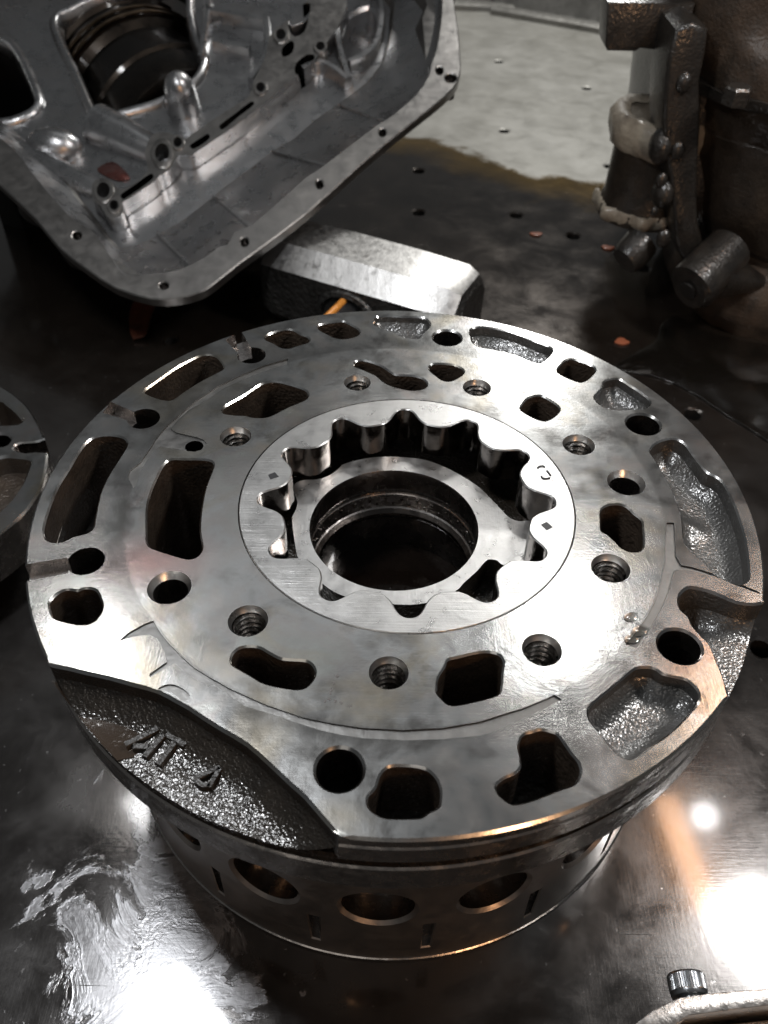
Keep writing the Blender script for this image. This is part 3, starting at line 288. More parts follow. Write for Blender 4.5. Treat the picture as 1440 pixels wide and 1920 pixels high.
# ---------------------------------------------------------------- helpers
def obj(name,verts,faces,mat,parent=None,smooth=40,kind=None,loc=None):
    me=bpy.data.meshes.new(name); me.from_pydata([(v[0]*S,v[1]*S,v[2]*S) for v in verts],[],[tuple(int(i) for i in f) for f in faces]); me.update()
    if mat: me.materials.append(M[mat] if isinstance(mat,str) else mat)
    if smooth:
        me.polygons.foreach_set('use_smooth',[True]*len(me.polygons)); me.set_sharp_from_angle(angle=math.radians(smooth))
    o=bpy.data.objects.new(name,me); COL.objects.link(o)
    if parent: o.parent=parent
    if kind: o['kind']=kind
    if loc: o.location=Vector(loc)*S
    return o
def thing(name,label,cat,loc=(0,0,0),group=None):
    o=bpy.data.objects.new(name,None); COL.objects.link(o); o.location=Vector(loc)*S; o.empty_display_size=.01
    return tag(o,label,cat,group)
def tag(o,label,cat,group=None):
    o['label']=label; o['category']=cat
    if group: o['group']=group
    return o
class MB:
    def __init__(s): s.v=[]; s.f=[]
    def add(s,v,f):
        n=len(s.v); s.v+= [tuple(map(float,p)) for p in v]; s.f+=[tuple(i+n for i in q) for q in f]; return s
    def lathe(s,prof,n=96,c=(0,0),a0=0,a1=2*math.pi,fn=None,cap0=False,cap1=False):
        full=abs(a1-a0-2*math.pi)<1e-6; m=n if full else n+1; v=[];f=[]
        for i in range(m):
            t=a0+(a1-a0)*i/n
            for r,z in prof: v.append((c[0]+r*math.cos(t),c[1]+r*math.sin(t),z))
        k=len(prof)
        for i in range(n):
            j=(i+1)%m
            for q in range(k-1): f.append((i*k+q,i*k+q+1,j*k+q+1,j*k+q))
        if cap0: f.append(tuple(i*k for i in range(m)))
        if cap1: f.append(tuple(i*k+k-1 for i in reversed(range(m))))
        return s.add(v,f)
    def prism(s,loop,z0,z1,bev=0.,mp=None):
        L=np.array(loop); 
        if area(L)<0: L=L[::-1]
        n=len(L); rows=[(L,z0),(L,z1-bev)]
        if bev: rows.append((offset(L,-bev*.3),z1-bev*.3)); rows.append((offset(L,-bev),z1))
        v=[];f=[]
        for P,z in rows: v+=[(p[0],p[1],z) for p in P]
        for r in range(len(rows)-1):
            for i in range(n):
                j=(i+1)%n; f.append((r*n+i,r*n+j,(r+1)*n+j,(r+1)*n+i))
        top=(len(rows)-1)*n
        tri=fill([rows[-1][0]]); f+=[tuple(top+i for i in t) for t in tri]
        f+=[tuple(reversed(t)) for t in fill([L])]
        if mp: v=[mp(p) for p in v]
        return s.add(v,f)
    def tube(s,pts,rad,n=10,cap=True):
        pts=[np.array(p,float) for p in pts]; rad=rad if hasattr(rad,'__len__') else [rad]*len(pts); v=[];f=[]
        up=None
        for i,p in enumerate(pts):
            d=pts[min(i+1,len(pts)-1)]-pts[max(i-1,0)]; d/=np.linalg.norm(d)
            if up is None: up=np.array([0,0,1.]) if abs(d[2])<.9 else np.array([1.,0,0])
            a=np.cross(d,up); a/=np.linalg.norm(a); b2=np.cross(a,d); up=b2
            for k in range(n):
                t=2*math.pi*k/n; v.append(p+rad[i]*(a*math.cos(t)+b2*math.sin(t)))
        for i in range(len(pts)-1):
            for k in range(n):
                q=(k+1)%n; f.append((i*n+k,i*n+q,(i+1)*n+q,(i+1)*n+k))
        if cap: f.append(tuple(reversed(range(n)))); f.append(tuple((len(pts)-1)*n+k for k in range(n)))
        return s.add(v,f)
    def ball(s,c,r,sc=(1,1,1),n=10,m=16,mp=None):
        v=[];f=[]
        for i in range(n+1):
            a=math.pi*i/n
            for k in range(m):
                t=2*math.pi*k/m; v.append((c[0]+r*sc[0]*math.sin(a)*math.cos(t),c[1]+r*sc[1]*math.sin(a)*math.sin(t),c[2]+r*sc[2]*math.cos(a)))
        for i in range(n):
            for k in range(m):
                q=(k+1)%m; f.append((i*m+k,(i+1)*m+k,(i+1)*m+q,i*m+q))
        if mp: v=[mp(p) for p in v]
        return s.add(v,f)
    def build(s,name,mat,parent=None,smooth=40,kind=None): return obj(name,s.v,s.f,mat,parent,smooth,kind)
def area(L): x,y=L[:,0],L[:,1]; return .5*np.sum(x*np.roll(y,-1)-y*np.roll(x,-1))
def ccw(L): L=np.array(L,float); return L if area(L)>0 else L[::-1]
def smooth(L,k=3,closed=True):
    L=np.array(L,float); n=len(L); out=[]
    rngi=range(n if closed else n-1)
    for i in rngi:
        g=lambda j: L[j%n] if closed else L[min(max(j,0),n-1)]
        p0,p1,p2,p3=g(i-1),g(i),g(i+1),g(i+2)
        for q in range(k):
            t=q/k; out.append(.5*((2*p1)+(-p0+p2)*t+(2*p0-5*p1+4*p2-p3)*t*t+(-p0+3*p1-3*p2+p3)*t**3))
    if not closed: out.append(L[-1])
    return np.array(out)
def offset(L,d):
    L=np.array(L,float); a=np.roll(L,1,0); b=np.roll(L,-1,0); t1=L-a; t2=b-L
    t1/=np.maximum(np.linalg.norm(t1,axis=1,keepdims=True),1e-9); t2/=np.maximum(np.linalg.norm(t2,axis=1,keepdims=True),1e-9)
    t=t1+t2; t/=np.maximum(np.linalg.norm(t,axis=1,keepdims=True),1e-9)
    s_=1 if area(L)>0 else -1
    nrm=np.stack([t[:,1],-t[:,0]],1)*s_; cosv=np.clip(np.sum(nrm*np.stack([t1[:,1],-t1[:,0]],1)*s_,1),.5,1)
    return L+nrm*(d/cosv)[:,None]
def circle(c,r,n=40,a=0): t=np.linspace(0,2*math.pi,n,endpoint=False)+a; return np.stack([c[0]+r*np.cos(t),c[1]+r*np.sin(t)],1)
def inside(P,L):
    x,y=P[:,0],P[:,1]; res=np.zeros(len(P),bool); n=len(L)
    for i in range(n):
        x1,y1=L[i]; x2,y2=L[(i+1)%n]
        if y1==y2: continue
        c=((y1>y)!=(y2>y)); res^=c&(x<(x2-x1)*(y-y1)/(y2-y1)+x1)
    return res
def segdist(p,L):
    a=L; b=np.roll(L,-1,0); d=b-a; t=np.clip(((p-a)*d).sum(1)/np.maximum((d*d).sum(1),1e-18),0,1); return np.min(np.hypot(*(a+t[:,None]*d-p).T))
def cdt(loops,extra=()):
    pts=[];ed=[]
    for L in loops:
        n0=len(pts); pts+=[Vector((float(p[0]),float(p[1]))) for p in L]; n=len(L); ed+=[(n0+i,n0+(i+1)%n) for i in range(n)]
    for L in extra:
        n0=len(pts); pts+=[Vector((float(p[0]),float(p[1]))) for p in L]; ed+=[(n0+i,n0+i+1) for i in range(len(L)-1)]
    r=delaunay_2d_cdt(pts,ed,[],0,1e-6)
    V=np.array([(v.x,v.y) for v in r[0]]); T=np.array([f for f in r[2] if len(f)==3])
    a,b,c=V[T[:,0]],V[T[:,1]],V[T[:,2]]
    s_=(b[:,0]-a[:,0])*(c[:,1]-a[:,1])-(b[:,1]-a[:,1])*(c[:,0]-a[:,0]); T[s_<0]=T[s_<0][:,::-1]
    return V,T
def fill(loops):
    L=ccw(loops[0]); r=delaunay_2d_cdt([Vector((float(p[0]),float(p[1]))) for p in L],[(i,(i+1)%len(L)) for i in range(len(L))],[],0,1e-7)
    V=np.array([(v.x,v.y) for v in r[0]]); T=[f for f in r[2]]
    # map back to input order
    back={}
    for i,o in enumerate(r[3]):
        if len(o): back[i]=o[0]
    out=[]
    flip=area(np.array(loops[0],float))<0; n=len(L)
    for t in T:
        if all(i in back for i in t):
            c=V[list(t)].mean(0)
            if inside(c[None],L)[0]:
                q=[back[i] for i in t]
                a,b,c2=V[t[0]],V[t[1]],V[t[2]]
                if (b[0]-a[0])*(c2[1]-a[1])-(b[1]-a[1])*(c2[0]-a[0])<0: q=q[::-1]
                out.append(tuple((n-1-i) if flip else i for i in q))
    return out
def levels(base,regs,zb=0.,rimch=0.,mapf=None,extra=(),rim=None):
    """Plate with stepped regions. regs: dicts(key, loop, z|None(void), ch). Later ones win. Returns {key:(verts,faces)}."""
    base=ccw(base); loops=[base]; R=[]
    if rimch: R.append(dict(key='base',loop=offset(base,-rimch),low=base,c=rimch,kind='rim')); loops.append(R[0]['loop'])
    items=[]
    for r in regs:
        L=ccw(r['loop']); ch=r.get('ch',0.)
        if ch:
            Lp=offset(L,ch); loops.append(Lp); items.append(('ch',r,Lp,L,ch))
        items.append(('reg',r,L,L,0)); loops.append(L)
    V,T=cdt(loops,extra); C=V[T].mean(1)
    inb=inside(C,base); ids=np.full(len(T),-1); ids[inb]=0
    if rimch: ids[inb&~inside(C,R[0]['loop'])]=-2
    for k,(ty,r,L,low,ch) in enumerate(items):
        m=inside(C,L)&(ids!=-1); ids[m]=k+1
    memo={}
    def vz(i,v):
        if i==0: return zb
        if i==-2:
            q=memo.get((i,v))
            if q is None: q=memo[(i,v)]= zb-rimch if segdist(V[v],base)<1e-4 else zb
            return q
        ty,r,L,low,ch=items[i-1]
        if ty=='reg': return r['z']
        q=memo.get((i,v))
        if q is None: q=memo[(i,v)]= zb-ch*r.get('cs',1.) if segdist(V[v],low)<2e-4 else zb
        return q
    def key(i): return 'base' if i in(0,-2) or items[i-1][0]=='ch' else items[i-1][1]['key']
    out={}
    def put(k,ps):
        d=out.setdefault(k,([],[],{})); q=[]
        for p in ps:
            kk=(round(p[0],6),round(p[1],6),round(p[2],6))
            if kk not in d[2]: d[2][kk]=len(d[0]); d[0].append(p)
            q.append(d[2][kk])
        if len(set(q))>=3:
            qq=[]; [qq.append(x) for x in q if x not in qq]; d[1].append(tuple(qq))
    edges={}
    for t,tri in enumerate(T):
        i=ids[t]
        if i==-1: continue
        z0=vz(i,tri[0])
        if z0 is not None: put(key(i),[(V[v][0],V[v][1],vz(i,v)) for v in tri])
    for t,tri in enumerate(T):
        for a in range(3): edges.setdefault((min(tri[a],tri[(a+1)%3]),max(tri[a],tri[(a+1)%3])),[]).append((t,tri[a],tri[(a+1)%3]))
    border=[]
    for e,l in edges.items():
        if len(l)==2:
            (t0,a,b),(t1,_,_)=l; i,j=ids[t0],ids[t1]
            if i==j: continue
            if i==-1 or j==-1:
                if i==-1: i,j=j,i; (t0,a,b)=l[1]
                za,zb_=vz(i,a),vz(i,b)
                if za is not None: border.append(((V[a][0],V[a][1],za),(V[b][0],V[b][1],zb_),key(i)))
                continue
            zi=(vz(i,a),vz(i,b)); zj=(vz(j,a),vz(j,b))
            if zi[0] is None or zj[0] is None:
                continue
            if abs(zi[0]-zj[0])<1e-7 and abs(zi[1]-zj[1])<1e-7: continue
            if sum(zi)<sum(zj): i,j=j,i; zi,zj=zj,zi; a,b=l[1][1],l[1][2]; zi=(vz(i,a),vz(i,b)); zj=(vz(j,a),vz(j,b))
            put(key(j),[(V[a][0],V[a][1],zi[0]),(V[a][0],V[a][1],zj[0]),(V[b][0],V[b][1],zj[1]),(V[b][0],V[b][1],zi[1])])
        elif len(l)==1:
            t0,a,b=l[0]; i=ids[t0]
            if i!=-1 and vz(i,a) is not None: border.append(((V[a][0],V[a][1],vz(i,a)),(V[b][0],V[b][1],vz(i,b)),key(i)))
    if rim:
        for p,q,k in border: rim(lambda ps,kk='base': put(kk,ps),p,q,k)
    res={}
    for k,(v,f,_) in out.items(): res[k]=([mapf(p) for p in v] if mapf else v,f)
    return res
# ---------------------------------------------------------------- the bench (setting)
TZ=-1.0
holes=[dict(key='h%d'%i,loop=circle(p,(.043 if i not in(10,) else .035),18),z=-.16,ch=.014,cs=.5) for i,p in enumerate(D['drains'])]
lv=levels([(-9,-5),(9,-5),(9,9.6),(-9,9.6)],holes)
bench=obj('bench_top',*lv['base'],'table',None,8,'structure',(0,0,TZ))
for i in range(len(holes)):
    obj('drain_hole',*lv['h%d'%i],'black',bench,30)
# backsplash strip where the bench sheet turns up
m=MB(); RB=np.array(D['ridge_back']); xs=[-7]+list(RB[:,0])+[7]; ys=[RB[0,1]+.6]+list(RB[:,1])+[6.6]
P=smooth(np.stack([xs,ys],1),4,False); v=[];f=[]
prof=[(0,0),(.0,.05),(.05,.085),(.12,.07),(.2,.06),(.3,.35),(.34,1.6)]
for p in P:
    for a,z in prof: v.append((p[0]+a*.2,p[1]+a,TZ+.002+z))
k=len(prof)
for i in range(len(P)-1):
    for q in range(k-1): f.append((i*k+q,(i+1)*k+q,(i+1)*k+q+1,i*k+q+1))
obj('backsplash',v,f,'backsteel',None,50,'structure')
# stains and spills on the bench, and orange glints shaped as chips
def sheet(loop,z,t,name,mat,label,cat,sm=3,group=None,bev=None):
    m=MB(); m.prism(smooth(loop,sm),z,z+t,bev if bev is not None else t*.6); o=m.build(name,mat,None,60); return tag(o,label,cat,group)
sheet(D['sludge'],TZ+.004,.006,'oil_sludge','sludge','thick black oil sludge spread under the brown gearbox foot','oil',3)
for i,(p,lab) in enumerate(zip(D['glints'],['orange glint on the dark bench farthest left of the glint row','orange glint at the middle of the glint row on the bench','orange fleck closest to the black bolt stub','orange fleck near the pump rim, alone in front of the black sludge'])):  # thin chips stand in for orange light reflections on the bench
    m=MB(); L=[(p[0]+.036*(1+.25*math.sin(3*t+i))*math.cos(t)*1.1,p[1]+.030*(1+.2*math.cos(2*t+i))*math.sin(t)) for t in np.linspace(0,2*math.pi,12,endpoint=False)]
    m.prism(L,TZ+.004,TZ+.012,.004); tag(m.build('orange_glint','fleck'),lab,'fleck','orange glints on the bench')  # fleck chips stand in for orange light reflections
m=MB(); c=D['chip']; pts=[((c[0][0]+c[4][0])/2,(c[0][1]+c[4][1])/2,TZ+.05),(c[3][0]+.0,c[3][1]+.1,TZ+.07),(c[3][0]-.01,c[3][1]-.05,TZ+.04),(c[1][0],c[1][1],TZ+.02)]
pts=smooth(np.array(pts),5,False); v=[];f=[]
for i,p in enumerate(pts):
    wd=.035+.03*math.sin(math.pi*i/(len(pts)-1)); tw=.5*math.sin(i*.5)
    for s_ in(-1,1):
        for h in(0,.012): v.append((p[0]+s_*wd*math.cos(tw),p[1]+s_*wd*.2,p[2]+s_*wd*math.sin(tw)*.4+h))
for i in range(len(pts)-1):
    a=i*4;b=a+4
    f+=[(a,a+2,b+2,b),(a+1,b+1,b+3,a+3),(a,b,b+1,a+1),(a+2,a+3,b+3,b+2)]
f+=[(0,1,3,2),(len(v)-4,len(v)-2,len(v)-1,len(v)-3)]
tag(obj('rust_shaving',v,f,'chip',None,50),'curled rust-red shaving lying on the bench below the aluminium case','shaving')
# ---------------------------------------------------------------- the pump
pump=thing('pump_housing','large round pump with ported machined face on a steel drum, in the middle','pump',(0,0,TZ))
ZO=-TZ   # children live in the pump's own frame: face at z=+1
up=lambda v: [(p[0],p[1],p[2]+ZO) for p in v]
def part(name,vf,mat,parent=pump,sm=35): return obj(name,up(vf[0]),vf[1],mat,parent,sm)
N=220; rimL=circle((0,0),1.0,N)
regs=[]
D['grooves']=D['grooves'][:4]
for i,g in enumerate(D['grooves']): regs.append(dict(key='g%d'%i,loop=smooth(g,2) if i in(3,4) else np.array(g),z=-.005))
deep={'a':-.235,'b':-.42,'c':-.235,'d':-.42,'e':-.235,'f':-.235,'g':-.062,'h':-.4,'i':-.4,'j':-.075,'k':-.235,'l':-.4,'m':-.07,'n':-.085,'o':-.4,'q':-.075,'r':-.20,'s':-.20,'t':-.34,'u':-.42,'v':-.235}
for k,L in D['ports'].items(): regs.append(dict(key='p_'+k,loop=smooth(L,3),z=deep[k],ch=.0048))
for i,L in enumerate(D['channels']): regs.append(dict(key='c%d'%i,loop=np.array(L),z=-.045))
for i,(x,y,r) in enumerate(D['bolt']): regs.append(dict(key='b%d'%i,loop=circle((x,y),r,40),z=-.30,ch=0 if i<3 else .006))
for i,(x,y,r) in enumerate(D['small']): regs.append(dict(key='s%d'%i,loop=circle((x,y),r,28),z=-.25))
for i,(x,y,r) in enumerate(D['dowel']): regs.append(dict(key='d%d'%i,loop=circle((x,y),r,40),z=None))
for i,(x,y,r) in enumerate(D['thread']): regs.append(dict(key='t%d'%i,loop=circle((x,y),r,40),z=None))
RC=(.0325,-.0139); regs.append(dict(key='ring',loop=circle(RC,.472,160),z=None))
def closed_out(L,r=1.06):
    L=smooth(L,2,False); a0=math.atan2(*L[-1][::-1]); a1=math.atan2(*L[0][::-1])
    # go round outside the rim from the last point back to the first
    d=(a1-a0+math.pi)%(2*math.pi)-math.pi
    arc=[(r*math.cos(a0+d*t),r*math.sin(a0+d*t)) for t in np.linspace(0,1,14)]
    return np.array(list(L)+arc)
regs.append(dict(key='cut',loop=closed_out(D['cut']),z=-.098,ch=.007))
regs.append(dict(key='notch',loop=closed_out(D['notch']),z=-.092,ch=.006))
def rimwall(put,p,q,k):
    if k!='base':
        put([p,(p[0],p[1],-.1),(q[0],q[1],-.1),q],k); return
    rows=[(None,1),(-.030,1),(-.0335,.994),(-.0405,.994),(-.044,1),(-.1,1)]
    for (z0,s0),(z1,s1) in zip(rows[:-1],rows[1:]):
        a0=p if z0 is None else (p[0]*s0,p[1]*s0,z0); b0=q if z0 is None else (q[0]*s0,q[1]*s0,z0)
        put([a0,(p[0]*s1,p[1]*s1,z1),(q[0]*s1,q[1]*s1,z1),b0],'rimwall')
lv=levels(rimL,regs,0.,.006,None,(),rimwall)
part('face_plate',lv['base'],'plate')
part('outer_rim',lv['rimwall'],'rim',pump,30)
for i in range(len(D['grooves'])): part('face_groove',lv['g%d'%i],'groove')
shallow={'g','j','m','n','q'}
def split_floor(vf,z):
    fl=[f for f in vf[1] if all(abs(vf[0][i][2]-z)<1e-5 for i in f)]; wl=[f for f in vf[1] if f not in set(fl)]
    def cp(fs):
        ids=sorted({i for f in fs for i in f}); mp={a:b for b,a in enumerate(ids)}; return ([vf[0][i] for i in ids],[tuple(mp[i] for i in f) for f in fs])
    return cp(wl),cp(fl)
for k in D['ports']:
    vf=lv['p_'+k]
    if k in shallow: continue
    wl,fl=split_floor(vf,deep[k]); o=part('oil_port',wl,'portwall',pump,50); o2=part('port_floor',fl,'portshade',o,50)
# shallow pockets and the two edge cuts: floors get real relief
def relief(key,z,amp,fillet,mat,name,seed,bumps=()):
    vf=lv[key]; wl,fl=split_floor(vf,z)
    loop=None
    L=[r for r in regs if r['key']==key][0]['loop']; L=ccw(L); L=np.array(L)
    keep=L[np.hypot(*L.T)<=1.0005] if key in('cut','notch') else L
    o=part(name,wl,mat,pump,60)
    # gridded floor clipped to the outline
    lo,hi=L.min(0),L.max(0); lo=np.maximum(lo,-1.0); hi=np.minimum(hi,1.0); st=.0115
    gx=np.arange(lo[0],hi[0]+st,st); gy=np.arange(lo[1],hi[1]+st,st)
    G=np.array([(x,y) for x in gx for y in gy]); G=G[inside(G,L)&(np.hypot(*G.T)<.992)]
    dist=np.array([segdist(p,L) for p in G]); G=G[dist>.004]; dist=dist[dist>.004]
    if key in('cut','notch'):
        k0=len(smooth(D[key],2,False)); inner=smooth(D[key],2,False)
        a0=math.atan2(*inner[-1][::-1]); a1=math.atan2(*inner[0][::-1]); d=(a1-a0+math.pi)%(2*math.pi)-math.pi
        B=np.array(list(inner[1:-1])+[(.998*math.cos(a0+d*t),.998*math.sin(a0+d*t)) for t in np.linspace(.01,.99,70)])
    else: B=L
    r=delaunay_2d_cdt([Vector((p[0],p[1])) for p in B]+[Vector((p[0],p[1])) for p in G],[(i,(i+1)%len(B)) for i in range(len(B))],[],0,1e-7)
    V=np.array([(v_.x,v_.y) for v_ in r[0]]); T=[t for t in r[2]]
    C=np.array([V[list(t)].mean(0) for t in T]); ok=inside(C,B)
    g=np.random.default_rng(seed); ph=g.uniform(0,6.28,(6,)); fr=g.normal(0,1,(6,2))*16
    out=[]
    inr=smooth(D[key],2,False) if key in('cut','notch') else None
    for p in V:
        if inr is None: dd=segdist(p,B)
        else: dd=np.min(np.hypot(*(inr-p).T))
        zz=z+fillet*max(0,1-dd/(fillet*1.5))**2 + (amp*sum(math.sin(fr[i]@p+ph[i]) for i in range(6))/6 if dd>.003 else 0)
        for (bx,by,br,bh) in bumps: zz+=bh*math.exp(-((p[0]-bx)**2+(p[1]-by)**2)/br**2)
        out.append((p[0],p[1],zz+.0008))
    part('cast_floor',(out,[tuple(t) for t,o_ in zip(T,ok) if o_]),mat,o,180)
relief('cut',-.098,.004,.05,'castblack','lettered_recess',3)
relief('notch',-.092,.006,.03,'cast','edge_notch',5,[(.66,-.30,.07,-.10),(.74,-.36,.05,-.06)])
for k,s_ in (('g',11),('j',12),('m',13),('n',14),('q',15)):
    bm={'n':[(.83,-.02,.03,.012),(.86,-.03,.03,.012),(.80,-.02,.03,.01)]}.get(k,[])
    relief('p_'+k,deep[k],.005,.035,'cast','cast_pocket',s_,bm)
for i in range(3): part('oil_channel',lv['c%d'%i],'sleeve',pump,40)
for i in range(len(D['bolt'])):
    wl,fl=split_floor(lv['b%d'%i],-.30); o=part('bolt_hole',wl,'bore',pump,40); part('hole_bottom',fl,'black',o)
part('oil_hole',lv['s0'],'dark_bore')
for x,y,r in D['dowel']:
    m=MB(); m.lathe([(r*.80,-.02),(r*.79,-.03),(r*.79,-.28),(0,-.28)],40,(x,y)); m.f=[tuple(reversed(q)) for q in m.f]
    o=part('dowel_hole',(m.v,m.f),'bore')
    h=MB(); h.lathe([(r,0),(r*.97,-.004),(r*.80,-.02)],40,(x,y)); part('hole_chamfer',(h.v,[tuple(reversed(q)) for q in h.f]),'rotor',o)
def threaded(x,y,r):
    m=MB(); n=36; pitch=.0185; ri=r*.77; rm=r*.86
    v=[];f=[]; turns=12; K=turns*4+1
    for i in range(n+1):
        t=2*math.pi*i/n
        for k in range(K):
            ph=k%4; rr=[rm,rm-.0012,ri,ri+.0012][ph]; z=-.02-pitch*(k/4)-pitch*(t/(2*math.pi))+[0,0,.0,.0][ph]
            z=min(z,-.02); v.append((x+rr*math.cos(t),y+rr*math.sin(t),z))
    for i in range(n):
        for k in range(K-1): f.append((i*K+k,(i+1)*K+k,(i+1)*K+k+1,i*K+k+1))
    m.add(v,f); o=part('threaded_hole',(m.v,m.f),'thread',pump,25)
    h=MB(); h.lathe([(r,0),(r*.985,-.003),(r*.90,-.016),(rm,-.02)],n,(x,y)); part('hole_chamfer',(h.v,[tuple(reversed(q)) for q in h.f]),'rotor',o)
    c=MB(); c.lathe([(rm,-.245),(0,-.245)],n,(x,y)); part('hole_bottom',(c.v,c.f),'black',o)
for x,y,r in D['thread']: threaded(x,y,r)
# pump pocket with its floor, ports and hub bore
LAND=smooth(D['land'],3); fl=levels(circle(RC,.472,120),[dict(key='land',loop=LAND,z=-.12,ch=0),dict(key='borehole',loop=circle((-.001,.001),.247,96),z=None)],-.215)
part('hub_land',([p for p in fl['land'][0]],fl['land'][1]),'land')
# walls of the land drop into the ports
wl=[f_ for f_ in fl['base'][1]]; part('pocket_floor',fl['base'],'castblack',pump,60)
m=MB(); m.lathe([(.472,0),(.4715,-.003),(.4715,-.216)],160,RC); m.f=[tuple(reversed(q)) for q in m.f]; part('pocket_wall',(m.v,m.f),'bore')
m=MB(); m.lathe([(.247,-.12),(.2455,-.1235),(.2455,-.196),(.262,-.199),(.262,-.226)],128,(-.001,.001)); part('hub_bore',(m.v,[tuple(reversed(q)) for q in m.f]),'bore',pump,25)
m=MB(); m.lathe([(.262,-.224),(.256,-.2225),(.252,-.2225),(.2495,-.226),(.2475,-.276),(.243,-.280),(.243,-.283)],128,(-.001,.001)); sl=part('bearing_sleeve',(m.v,[tuple(reversed(q)) for q in m.f]),'sleeve',pump,25)
m=MB()
for row,zz in ((0,-.243),(1,-.262)):
    for k in range(30):
        t=2*math.pi*(k+.5*row)/30; m.ball((-.001+.2488*math.cos(t),.001+.2488*math.sin(t),zz),.006,(1,1,1),5,8)
part('sleeve_dimples',(m.v,m.f),'dark_bore',sl)['kind']='stuff'
m=MB(); m.lathe([(.243,-.282),(.232,-.292),(.229,-.300),(.234,-.312),(.265,-.33),(.265,-.50)],128,(-.001,.001)); part('lower_ledge',(m.v,[tuple(reversed(q)) for q in m.f]),'dark_bore',pump,25)
# casting below the face: rim band and drum
m=MB(); m.lathe([(.99,-.1002),(.962,-.103),(.958,-.106),(.958,-.140),(.992,-.1425),(.998,-.146),(.9985,-.236),(.992,-.245),(.96,-.252),(.90,-.256)],220); part('rim_band',(m.v,[tuple(q) for q in m.f]),'rim',pump,25)
RD=.895
def wrap(p): # (arc, height, depth) -> drum
    t=p[0]/RD; r=RD+p[2]; return (r*math.cos(t),r*math.sin(t),p[1])
def pxa(deg): return math.radians(deg)*RD
dr=[]
ang=[-91.8+20.1*k for k in range(-4,14)]
for i,a in enumerate(ang): dr.append(dict(key='o%d'%i,loop=circle((pxa(a),-.63),.098,32)*np.array([1,1.0]),z=-.075,ch=.010))
slots=[-82.9+20.1*k for k in range(-4,13)]
for i,a in enumerate(slots): dr.append(dict(key='w%d'%i,loop=np.array([(pxa(a)-.012,-.91),(pxa(a)+.010,-.91),(pxa(a)+.016,-.74),(pxa(a)-.016,-.74)]),z=-.018,ch=.004))
ex=[[(pxa(a),-.985),(pxa(a),-.256)] for a in range(-176,180,4)]
lv=levels([(pxa(-180),-.985),(pxa(180),-.985),(pxa(180),-.256),(pxa(-180),-.256)],dr,0,0,wrap,ex)
part('drum',lv['base'],'drum',pump,20)
for i in range(len(ang)): part('drum_hole',lv['o%d'%i],'bore')
for i in range(len(slots)): part('drum_slot',lv['w%d'%i],'bore')
m=MB(); m.lathe([(RD,-.985),(RD+.004,-.9875),(RD-.002,-.9975),(RD-.03,-.9985)],160); part('drum_lip',(m.v,[tuple(reversed(q)) for q in m.f]),'rim')
# raised cast letters AT A
def ribmesh(P,w_,z0,z1,bv=.006):
    n_=len(P); v=[];f=[]; T=np.gradient(P,axis=0); T/=np.maximum(np.linalg.norm(T,axis=1,keepdims=True),1e-9); Nn=np.stack([-T[:,1],T[:,0]],1)
    for p,q in zip(P,Nn):
        for d_,z in ((-w_*1.25,z0),(-w_,z1-bv),(-w_*.7,z1),(w_*.7,z1),(w_,z1-bv),(w_*1.25,z0)): v.append((p[0]+q[0]*d_,p[1]+q[1]*d_,z))
    for i in range(n_-1):
        for k in range(5): f.append((i*6+k,i*6+k+1,(i+1)*6+k+1,(i+1)*6+k))
    f.append(tuple(range(6))); f.append(tuple((n_-1)*6+k for k in reversed(range(6))))
    return v,f
for k,st in enumerate(D['letters']):
    P=smooth(np.array(st),4,False); ra=.0090 if k<5 else .0072
    lt=ribmesh(P,ra,-.106,-.0815,.005); part('letter_stroke',(lt[0],lt[1]),'letter')
m=MB(); m.prism(D['cutpool'],-.0960,-.0940); o=m.build('oil_puddle','brownoil'); tag(o,'thin brown oil puddle lying in the left end of the lettered recess','oil')
m=MB(); m.lathe([(.2645,-.471),(.2,-.47),(0,-.47)],96,(-.001,.001)); o=m.build('oil_pool','oil'); tag(o,'black oil pool filling the bore in the middle of the pump','oil')
m=MB(); rs=np.random.default_rng(4)
for k in range(9):
    x,y=D['dots'][k]; L=[(x+.0034*(.6+.8*rs.random())*math.cos(t),y+.0034*(.6+.8*rs.random())*math.sin(t)) for t in np.linspace(0,6.28,7)[:-1]]; m.prism(L,.0003,.0009)
part('pen_dots',(m.v,m.f),'faintink')['kind']='stuff'
# ---------------------------------------------------------------- the gear ring in the pocket
ring=thing('gear_ring','bright toothed steel gear ring sitting in the pump pocket around the bore','gear ring',(RC[0],RC[1],-.117))
off=[-15,-13.5,-11.8,-10.2,-8.3,-6.3,-4,-2,0,2,4,6.3,8.3,10.2,11.8,13.5]; rad=[.4195,.418,.411,.395,.373,.359,.350,.3475,.347,.3475,.350,.359,.373,.395,.411,.418]
prof=[]
for k in range(12):
    for o_,r_ in zip(off,rad):
        t=math.radians(75.6+30*k+o_); prof.append((r_*math.cos(t),r_*math.sin(t)))
prof=smooth(prof,2)
lv=levels(circle((0,0),.4695,160),[dict(key='in',loop=prof,z=0,ch=.0035)],.1175,.0025,None,(),lambda put,p,q,k: put([p,(p[0],p[1],0),(q[0],q[1],0),q],'side'))
obj('ring_face',*lv['base'],'rotor',ring,35); obj('outer_wall',*lv['side'],'bore',ring,40)
wv,wf=lv['in']; wf=[f_ for f_ in wf if not all(abs(wv[i][2])<1e-6 for i in f_)]
ids=sorted({i for q in wf for i in q}); mp_={a:b for b,a in enumerate(ids)}
obj('tooth_wall',[wv[i] for i in ids],[tuple(mp_[i] for i in q) for q in wf],'tooth',ring,40)
